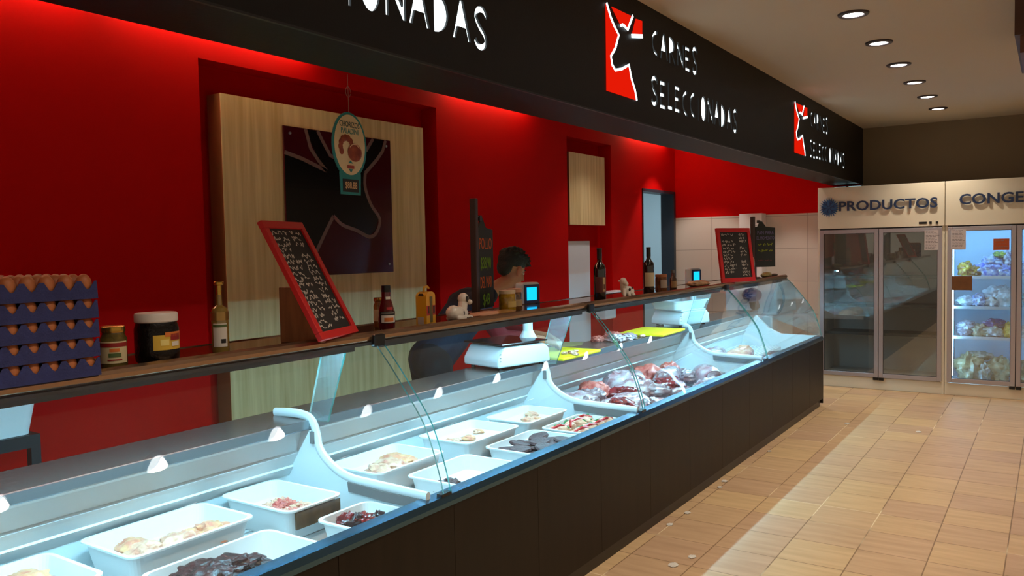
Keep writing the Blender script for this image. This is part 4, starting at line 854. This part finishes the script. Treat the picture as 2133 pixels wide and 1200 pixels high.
# tiled pilaster on the back wall
t = thing('tiled_pilaster', 'white tiled pilaster against the back wall behind the hanging slate', 'pilaster', (-1.24, YB - .11, 0))
obj('shaft', MB().box(-.14, .14, -.09, .09, 0, 1.99), mat('white_pilaster', (222, 218, 216), .35), t, bevel=.004)

# scraps on the floor
rnd = random.Random(2)
FS = [(.37, 7.6, .02), (.95, 7.55, .02), (.03, 5.35, .018), (.05, 5.2, .014), (.06, 4.6, .016), (.05, 4.35, .016), (.30, 3.8, .022), (.34, 3.95, .018), (.06, 6.3, .014)]
for i, (x, y, s) in enumerate(FS):
    o = obj('paper_scrap', MB().lump((0, 0, 0), (s, s * 1.3, .003), i, .5, 3), WHTL, loc=(x, y, .0035)); tag(o, 'tiny white scrap on the floor tiles beside the counter', 'scrap', 'white scraps on the floor')
# trolley corner at right edge
t = thing('shopping_trolley', 'white castor and frame corner of a trolley at the right edge', 'trolley', (1.78, 6.82, 0))
obj('wheel', MB().lathe([(0, -.012), (.04, -.012), (.045, -.006), (.045, .006), (.04, .012), (0, .012)], 24, T=Matrix.Translation((-.02, 0, .045)) @ Matrix.Rotation(math.pi / 2, 4, 'Y')), WHTL, t)
obj('fork', MB().box(-.038, -.033, -.015, .015, .04, .11).box(-.007, -.002, -.015, .015, .04, .11).box(-.038, -.002, -.02, .02, .105, .115), WHITE, t)
obj('frame', MB().tube([(-.02, 0, .115), (-.02, 0, .16), (.0, 0, .18), (.5, 0, .2), (.5, .6, .2), (.02, .5, .18)], .012, 8), STEEL, t, smooth=True)

# ------------------------------------------------------------------ upright freezers
FY = 9.505
DARKIN = mat('lightened_interior', (205, 202, 196), .6)  # unlit cabinet, colour lightened in place of floor reflections in its doors
LITIN = mat('light_tinted_interior', (196, 220, 236), .5)  # the tubes' bluish light is put into this colour
LETB = mat('blue_letters', (42, 58, 92), .4); FLK = mat('snowflake_blue', (44, 96, 150), .4)
def freezer(x0, label, lit, word, wx0, wx1, wz):
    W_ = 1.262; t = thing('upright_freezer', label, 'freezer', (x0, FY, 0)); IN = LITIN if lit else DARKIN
    obj('header', MB().box(0, W_, .012, .64, 1.765, 2.222), CREAM, t, bevel=.003)
    obj('base', MB().box(0.0, W_, .03, .64, 0, .128), CREAM, t, bevel=.003)
    obj('cabinet_side', MB().box(0, .035, .03, .64, .128, 1.765), CREAM, t)
    obj('cabinet_side', MB().box(W_ - .035, W_, .03, .64, .128, 1.765), CREAM, t)
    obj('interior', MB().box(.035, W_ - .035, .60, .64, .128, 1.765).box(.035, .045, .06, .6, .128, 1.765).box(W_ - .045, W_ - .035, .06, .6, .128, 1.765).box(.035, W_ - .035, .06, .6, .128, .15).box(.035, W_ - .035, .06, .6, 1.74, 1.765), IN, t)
    obj('centre_post', MB().box(W_ / 2 - .018, W_ / 2 + .018, .03, .07, .128, 1.765), CREAM, t)
    for z in (.60, .915, 1.23):
        sh = MB().box(.05, W_ - .05, .13, .59, z - .012, z).box(.05, W_ - .05, .12, .13, z - .018, z + .012)
        obj('shelf', sh, mat('freezer_shelf_white', (210, 220, 226), .4) if lit else mat('freezer_shelf_shaded', (70, 68, 64), .5), t)  # dark copy puts the unlit cabinet's shade into the shelf colour
    if lit:
        for x in (.062, W_ - .062): obj('light_tube', MB().tube([(x, .085, .2), (x, .085, 1.70)], .012, 10), emit('freezer_tube', (150, 212, 255), 32), t)
        obj('light_tube', MB().tube([(.09, .09, 1.722), (W_ - .09, .09, 1.722)], .010, 10), emit('freezer_tube', (150, 212, 255), 32), t)
    for k, (a, b) in enumerate(((.022, W_ / 2 - .003), (W_ / 2 + .003, W_ - .022))):
        dr = obj('door', MB().box(a, a + .042, 0, .03, .135, 1.75).box(b - .042, b, 0, .03, .135, 1.75).box(a + .042, b - .042, 0, .03, .135, .18).box(a + .042, b - .042, 0, .03, 1.708, 1.75), ALU, t, bevel=.003)
        obj('door_gasket', MB().box(a + .038, a + .046, .010, .028, .176, 1.712).box(b - .046, b - .038, .010, .028, .176, 1.712).box(a + .04, b - .04, .010, .028, .176, .184).box(a + .04, b - .04, .010, .028, 1.704, 1.712), mat('dark_gasket', (60, 58, 62), .6), dr)
        obj('pane', MB().box(a + .042, b - .042, .012, .017, .18, 1.708), GLASSD, dr)
        obj('hinge', MB().box(b - .05 if k == 0 else a, b if k == 0 else a + .05, -.004, .02, .105, .134), BLK, dr)
    obj('seam_gap', MB().box(.02, W_ - .02, .028, .03, 1.750, 1.765).box(W_ / 2 - .003, W_ / 2 + .003, .028, .03, .135, 1.75), BLK, t)
    obj('control_display', MB().box(W_ - .24, W_ - .165, .008, .012, 1.79, 1.812), BLK, t)
    for dx in (.13, .07): obj('control_knob', MB().box(W_ - dx - .012, W_ - dx + .012, .002, .012, 1.788, 1.814), BLK, t, bevel=.003)
    tm = text_mb(word, .16, .012, 1.0, bold=.0032); xs = [v[0] for v in tm.v]; zs = [v[2] for v in tm.v]
    s_ = (wx1 - wx0) / (max(xs) - min(xs)); h_ = .108 / (max(zs) - min(zs))
    tm.v = [((v[0] - min(xs)) * s_ + wx0 - x0, v[1] - .004, (v[2] - min(zs)) * h_ + wz) for v in tm.v]
    obj('lettering', tm, LETB, t); return t
t = freezer(-.322, 'unlit upright freezer with two dark glass doors under the PRODUCTOS header', False, 'PRODUCTOS', -.095, .876, 1.955)
fl = MB(); rnd = random.Random(3); pts = []
for i in range(48):
    a = 2 * math.pi * i / 48; r = (.105 + .012 * rnd.random()) if i % 2 == 0 else .072 + .012 * rnd.random()
    pts.append((.125 + r * math.cos(a) * .95, 2.0 + r * math.sin(a) * .95))
fl.prism([(a, b) for a, b in pts], -.012, .0, 'y')
fo = obj('snowflake_emblem', fl, FLK, t)
f2 = MB()
for k in range(6):
    a = k * math.pi / 3 + .2; f2.prism([(.125 + u * math.cos(a) - v * math.sin(a), 2.0 + u * math.sin(a) + v * math.cos(a)) for u, v in ((.01, -.005), (.085, -.004), (.085, .004), (.01, .005))], -.015, -.012, 'y')
    for q_ in (-1, 1): f2.prism([(.125 + u * math.cos(a) - v * q_ * math.sin(a), 2.0 + u * math.sin(a) + v * q_ * math.cos(a)) for u, v in ((.045, 0), (.070, .022), (.064, .026), (.039, .004))], -.015, -.0121, 'y')
obj('snowflake_arms', f2, mat('snowflake_dark', (30, 60, 110), .4), fo)
freezer(.946, 'lit upright freezer full of packets under the CONGELADOS header', True, 'CONGELADOS', 1.075, 2.14, 1.975)
freezer(2.214, 'third upright freezer, outside the picture to the right', True, '', 0, 1, 0) if False else None
# notes on the doors
PAP = mat('white_paper', (196, 184, 184), .8); INK = mat('grey_ink', (120, 112, 116), .8)
def note(x0, x1, z0, z1, m_, label, lines=0, y=FY + .0):
    o = thing('notice', label, 'notice', (x0, y - .0035, z0))
    obj('sheet', MB().box(0, x1 - x0, 0, .0015, 0, z1 - z0), m_, o)
    if lines:
        g = MB(); rnd = random.Random(int(x0 * 1000))
        for i in range(lines):
            z = (z1 - z0) * (1 - (i + .8) / (lines + .8)); x = .012
            while x < (x1 - x0) * (.6 + rnd.random() * .3): ww = .01 + rnd.random() * .022; g.box(x, x + ww, -.0008, 0, z, z + .0045); x += ww + .006
        obj('print_lines', g, INK, o)
note(.755, .885, 1.515, 1.722, PAP, 'white printed sheet at the upper right corner of the second freezer door', 13)
note(1.0, 1.135, 1.515, 1.722, PAP, 'white printed sheet at the upper left corner of the lit freezer door', 13)
note(1.013, 1.195, 1.098, 1.245, mat('brown_card', (112, 70, 34), .7, var=.15, vscale=20), 'brown card stuck on the left of the lit freezer door')
note(1.378, 1.515, 1.505, 1.620, mat('orange_card', (176, 78, 28), .6), 'orange card stuck high on the lit freezer door', 3)
# packets inside the lit freezer
def bag(x, z, dims, rgb, label, seed, y=9.78, vr=None, rz=0):
    dims = (dims[0], dims[1], dims[2] * (1.22 if z > .5 else 1)); nm = 'bag_%d_%d_%d' % rgb
    m_ = mat(nm, rgb, .25, var=.5, vscale=22, vrgb=vr or tuple(min(255, v + 60) for v in rgb), bump=.4, bscale=30, coat=.3)
    o = obj('frozen_bag', MB().lump((0, 0, 0), dims, seed, .35, 2.6, floor=-.75 * dims[2]), m_, smooth=True, loc=(x, y, z + .75 * dims[2])); o.rotation_euler = (0, 0, rz)
    return tag(o, label, 'bag', 'packets in the lit freezer')
W2 = (220, 226, 232)
SH = (1.23, .915, .60, .15)
B_ = [(1.115, 0, (.075, .09, .07), (214, 180, 30), (150, 80, 40), 'yellow packet at the left of the top freezer shelf'), (1.20, 0, (.07, .09, .055), (190, 150, 40), (120, 60, 40), 'small yellow brown packet beside the big yellow one'),
      (1.33, 0, (.12, .11, .075), (24, 60, 190), W2, 'blue and white bag in the middle of the top freezer shelf'), (1.46, 0, (.09, .10, .06), (28, 70, 200), W2, 'blue and white bag at the right of the top freezer shelf'), (1.36, .12, (.10, .10, .05), (60, 110, 190), W2, 'pale blue bag on top of the blue pile'), (1.42, .19, (.07, .08, .03), (190, 190, 60), (60, 120, 60), 'yellow green packet on the very top of the blue pile'), (1.50, .12, (.05, .09, .07), (70, 50, 110), W2, 'purple bag at the upper right of the top shelf'),
      (1.115, 1, (.08, .09, .05), (190, 206, 214), W2, 'clear white bag at the left of the second freezer shelf'), (1.24, 1, (.08, .10, .06), (80, 120, 200), W2, 'blue striped bag on the second freezer shelf'), (1.36, 1, (.09, .10, .055), (206, 196, 176), W2, 'beige white bag on the second freezer shelf'), (1.47, 1, (.10, .11, .10), (220, 232, 236), (180, 200, 206), 'tall white bag at the right of the second freezer shelf'), (1.40, 1.10, (.12, .10, .06), (176, 196, 204), W2, 'grey white bag lying on the second shelf heap'),
      (1.115, 2, (.08, .10, .045), (200, 204, 216), (150, 140, 150), 'white packet at the left of the third freezer shelf'), (1.12, 2.08, (.09, .11, .04), (170, 170, 190), W2, 'grey white packet lying on the left third shelf packet'), (1.25, 2, (.09, .10, .06), (150, 140, 130), (200, 190, 150), 'grey brown packet on the third freezer shelf'), (1.37, 2, (.10, .11, .06), (160, 150, 110), W2, 'yellowish packet on the third freezer shelf'), (1.38, 2.10, (.10, .10, .045), (60, 44, 110), (110, 90, 150), 'purple packet topping the third shelf heap'), (1.51, 2, (.055, .10, .07), (220, 180, 40), (240, 220, 120), 'yellow packet at the right of the third freezer shelf'),
      (1.155, 3, (.135, .13, .15), (176, 168, 130), (130, 112, 76), 'big olive bag filling the floor of the freezer, left'), (1.42, 3, (.12, .13, .14), (156, 150, 110), (190, 186, 150), 'big pale olive bag on the freezer floor, right'), (1.24, 3.16, (.12, .10, .05), (190, 190, 180), (140, 130, 90), 'clear bag lying over the olive bag'), (1.30, 3, (.06, .06, .10), (190, 196, 196), (150, 150, 120), 'clear crumpled bag in front on the freezer floor'),
      (1.68, 0, (.10, .1, .08), (50, 90, 180), W2, 'blue bag behind the farthest right door, top shelf'), (1.68, 1, (.10, .1, .07), (60, 180, 200), W2, 'turquoise bag behind the farthest right door, second shelf'), (1.68, 2, (.10, .1, .06), (210, 200, 190), W2, 'pale bag behind the farthest right door, third shelf'), (1.68, 3, (.12, .1, .12), (170, 164, 120), (120, 110, 80), 'olive bag behind the farthest right door, floor')]
for i, (x, s_, dm, rgb, vr, lab) in enumerate(B_):
    k = int(s_); extra = {0: 0, .10: .09, .08: .07, .12: .11, .19: .19, .16: .2, .01: 0}.get(round(s_ - k, 2), 0)
    bag(x, SH[k] + extra + .001, dm, rgb, lab, 30 + i, y=9.80 + (.0 if extra == 0 else .02) - (.08 if 'in front' in lab else 0), vr=vr, rz=(i * 37 % 11 - 5) * .04)

# ------------------------------------------------------------------ butcher behind the counter
t = thing('person', 'dark haired man in navy top bending over the worktop, cutting meat behind the scale', 'person', (0, 0, 0))
SKIN = mat('skin_tone', (186, 122, 92), .5, sss=.05)
HAIRM = mat('black_hair', (16, 13, 13), .6, bump=.8, bscale=90)
NAVY = mat('navy_cloth', (28, 36, 56), .85, bump=.2, bscale=90); REDC = mat('red_cloth', (120, 18, 26), .85, bump=.2, bscale=90); TROU = mat('dark_trousers', (24, 25, 30), .85)
pel = Vector((-1.42, 4.00, .92)); chest = Vector((-1.30, 4.26, 1.23)); nk = Vector((-1.22, 4.40, 1.335)); hd = Vector((-1.145, 4.545, 1.475))
side = Vector((.86, -.50, 0)).normalized()            # his right-hand side points to the counter front / camera
shR = chest + side * .175 + Vector((0, 0, .03)); shL = chest - side * .175 + Vector((0, 0, .03))
elR = Vector((-1.02, 4.22, 1.06)); haR = Vector((-.865, 4.46, 1.025)); elL = Vector((-1.30, 4.66, 1.05)); haL = Vector((-.95, 4.68, 1.02))
b = MB()
b.cap(pel, (pel + chest) / 2, .125, .125).cap((pel + chest) / 2, chest, .12, .125).cap(chest + side * .10, chest - side * .10, .10, .10).cap(chest, nk, .075, .055).cap(nk, hd - Vector((.0, .0, .06)), .052, .052)
for s_, sh_, el, ha in ((1, shR, elR, haR), (-1, shL, elL, haL)):
    b.cap(chest + side * s_ * .1, sh_, .07, .062).cap(sh_, el, .052, .042).cap(el, ha, .040, .027)
for s_ in (1, -1):
    hp = pel + side * s_ * .09 - Vector((0, 0, .03)); kn = Vector((hp.x - .0, hp.y + .04, .50)); an = Vector((hp.x - .02, hp.y - .02, .08))
    b.cap(hp, kn, .095, .06).cap(kn, an, .055, .036).cap(an - Vector((0, 0, .03)), an + Vector((.07, .15, -.05)), .035, .030)
# head: looks along +y and down
fwd = Vector((.25, .90, -.42)).normalized(); rt_ = fwd.cross(Vector((0, 0, 1))).normalized(); up_ = rt_.cross(fwd).normalized()
HR = Matrix((rt_, fwd, up_)).transposed()              # local x right, y forward, z up
def H(x, y, z): return hd + HR @ Vector((x, y, z))
b.ball(H(0, -.012, .035), .1, sx=.76, sy=.98, sz=.82, R=HR, seg=24, ring=14).ball(H(0, .022, -.03), .08, sx=.78, sy=.86, sz=1.0, R=HR, seg=20).ball(H(0, .05, -.088), .03, sx=1.1, R=HR)
b.cap(H(0, .088, .012), H(0, .112, -.026), .009, .014).ball(H(.012, .100, -.028), .009).ball(H(-.012, .100, -.028), .009)
b.cap(H(-.022, .086, .024), H(.022, .086, .024), .010, .010).cap(H(-.02, .088, -.056), H(.02, .088, -.056), .0085, .0085).cap(H(-.016, .086, -.068), H(.016, .086, -.068), .009, .009)
for s_ in (1, -1): b.ball(H(s_ * .082, .000, -.012), .030, sx=.35, sy=.75, sz=1.2, R=HR); b.ball(H(s_ * .04, .062, -.028), .022, R=HR)
# hands
def hand(w0, dirv, sd, grip):
    d_ = Vector(dirv).normalized(); s2 = (Vector(sd) - d_ * Vector(sd).dot(d_)).normalized(); n_ = d_.cross(s2)
    if n_.z > 0: n_ = -n_
    p1 = w0 + d_ * .085; b.cap(w0, p1 - s2 * .018, .024, .018); b.cap(w0, p1 + s2 * .018, .024, .018)
    for k, ln in enumerate((.066, .076, .072, .056)):
        o_ = p1 + s2 * (.030 - .020 * k); m1 = o_ + d_ * ln * .5 + n_ * ln * .15 * grip; m2 = m1 + d_ * ln * .28 + n_ * ln * .30 * grip; m3 = m2 + d_ * ln * .05 + n_ * ln * .30 * grip
        b.cap(o_, m1, .0092, .0085, 8).cap(m1, m2, .0085, .0078, 8).cap(m2, m3, .0078, .0068, 8)
    th0 = w0 + d_ * .03 + s2 * .024; th1 = th0 + s2 * .030 + d_ * .028 + n_ * .012; b.cap(th0, th1, .012, .010, 8).cap(th1, th1 + d_ * .03 - s2 * .004 + n_ * .010, .010, .008, 8)
hand(haR, (.55, .60, -.28), (-.7, .6, 0), 1.0); hand(haL, (.85, -.30, -.30), (-.1, -.9, 0), 1.0)
obj('body', b, SKIN, t, remesh=.0055, smoothmod=3)
c = MB()
c.cap(pel, (pel + chest) / 2, .142, .142).cap((pel + chest) / 2, chest, .138, .142).cap(chest + side * .10, chest - side * .10, .116, .116).cap(chest, nk - Vector((.01, .02, .02)), .092, .070)
for s_, sh_, el in ((1, shR, elR), (-1, shL, elL)): c.cap(chest + side * s_ * .1, sh_, .086, .077).cap(sh_, sh_ + (el - sh_) * .55, .070, .062)
obj('shirt', c, NAVY, t, remesh=.010, smoothmod=4)
c = MB()
for sh_, el, ha in ((shR, elR, haR), (shL, elL, haL)): c.cap(sh_ + (el - sh_) * .45, el, .060, .053).cap(el, el + (ha - el) * .5, .052, .046)
obj('red_sleeves', c, REDC, t, remesh=.008, smoothmod=3)
c = MB().cap(pel + side * .03, pel - side * .03, .137, .137)
for s_ in (1, -1):
    hp = pel + side * s_ * .09 - Vector((0, 0, .03)); kn = Vector((hp.x - .0, hp.y + .04, .50)); an = Vector((hp.x - .02, hp.y - .02, .10)); c.cap(hp, kn, .112, .076).cap(kn, an, .072, .060)
obj('trousers', c, TROU, t, remesh=.012, smoothmod=4)
c = MB()
for s_ in (1, -1):
    hp = pel + side * s_ * .09 - Vector((0, 0, .03)); an = Vector((hp.x - .02, hp.y - .02, .06)); c.cap(an, an + Vector((.07, .15, -.012)), .050, .044)
c.v = [(x, y, max(z, 0)) for x, y, z in c.v]
obj('shoes', c, BLK, t, remesh=.008, smoothmod=2)
hh = MB(); rnd = random.Random(6)
hh.ball(H(0, -.022, .055), .108, sx=.78, sy=.98, sz=.78, R=HR, seg=28, ring=18).ball(H(0, -.066, .005), .068, sx=.96, sy=.7, sz=1.05, R=HR)
for i in range(150):
    a = rnd.random() * 2 * math.pi; ph = rnd.random() * 1.25; d_ = Vector((math.sin(ph) * math.cos(a), math.sin(ph) * math.sin(a), math.cos(ph)))
    p = H(d_.x * .082, -.022 + d_.y * .102, .055 + d_.z * .082)
    tip = p + HR @ Vector((d_.x * .02, d_.y * .02 + .022, d_.z * .014 + (rnd.random() - .4) * .02)); hh.cap(p, tip, .013, .004, 6)
for i in range(14): x = -.05 + i * .0077; hh.cap(H(x, .062, .085), H(x * 1.05, .098 + rnd.random() * .015, .062 + rnd.random() * .02), .014, .005, 6)
obj('hair', hh, HAIRM, t, remesh=.0045)
for s_ in (1, -1):
    e_o = obj('eye', MB().ball(H(s_ * .030, .078, .004), .0105, R=HR), mat('eye_white', (200, 190, 184), .3), t, smooth=True)
    obj('iris', MB().ball(H(s_ * .031, .0868, .001), .0048, R=HR), mat('dark_iris', (22, 14, 12), .2), e_o, smooth=True)
    obj('eyebrow', MB().cap(H(s_ * .012, .095, .028), H(s_ * .048, .078, .030), .004, .003, 6), HAIRM, t)
obj('lips', MB().cap(H(-.015, .0955, -.062), H(.015, .0955, -.062), .0048, .0048, 8), mat('lip_tone', (150, 76, 66), .5), t, smooth=True)
# knife in his right hand
t = thing('knife', 'butcher knife held in the right hand of the man over the yellow board', 'knife', (-.80, 4.53, .992), math.radians(-35))
obj('handle', MB().box(-.011, .011, -.075, .04, -.004, .016), WHTL, t, bevel=.004)
obj('blade', MB().prism([(.04, .012), (.20, .004), (.185, -.016), (.12, -.022), (.04, -.022)], -.001, .001, 'x'), STEEL, t)
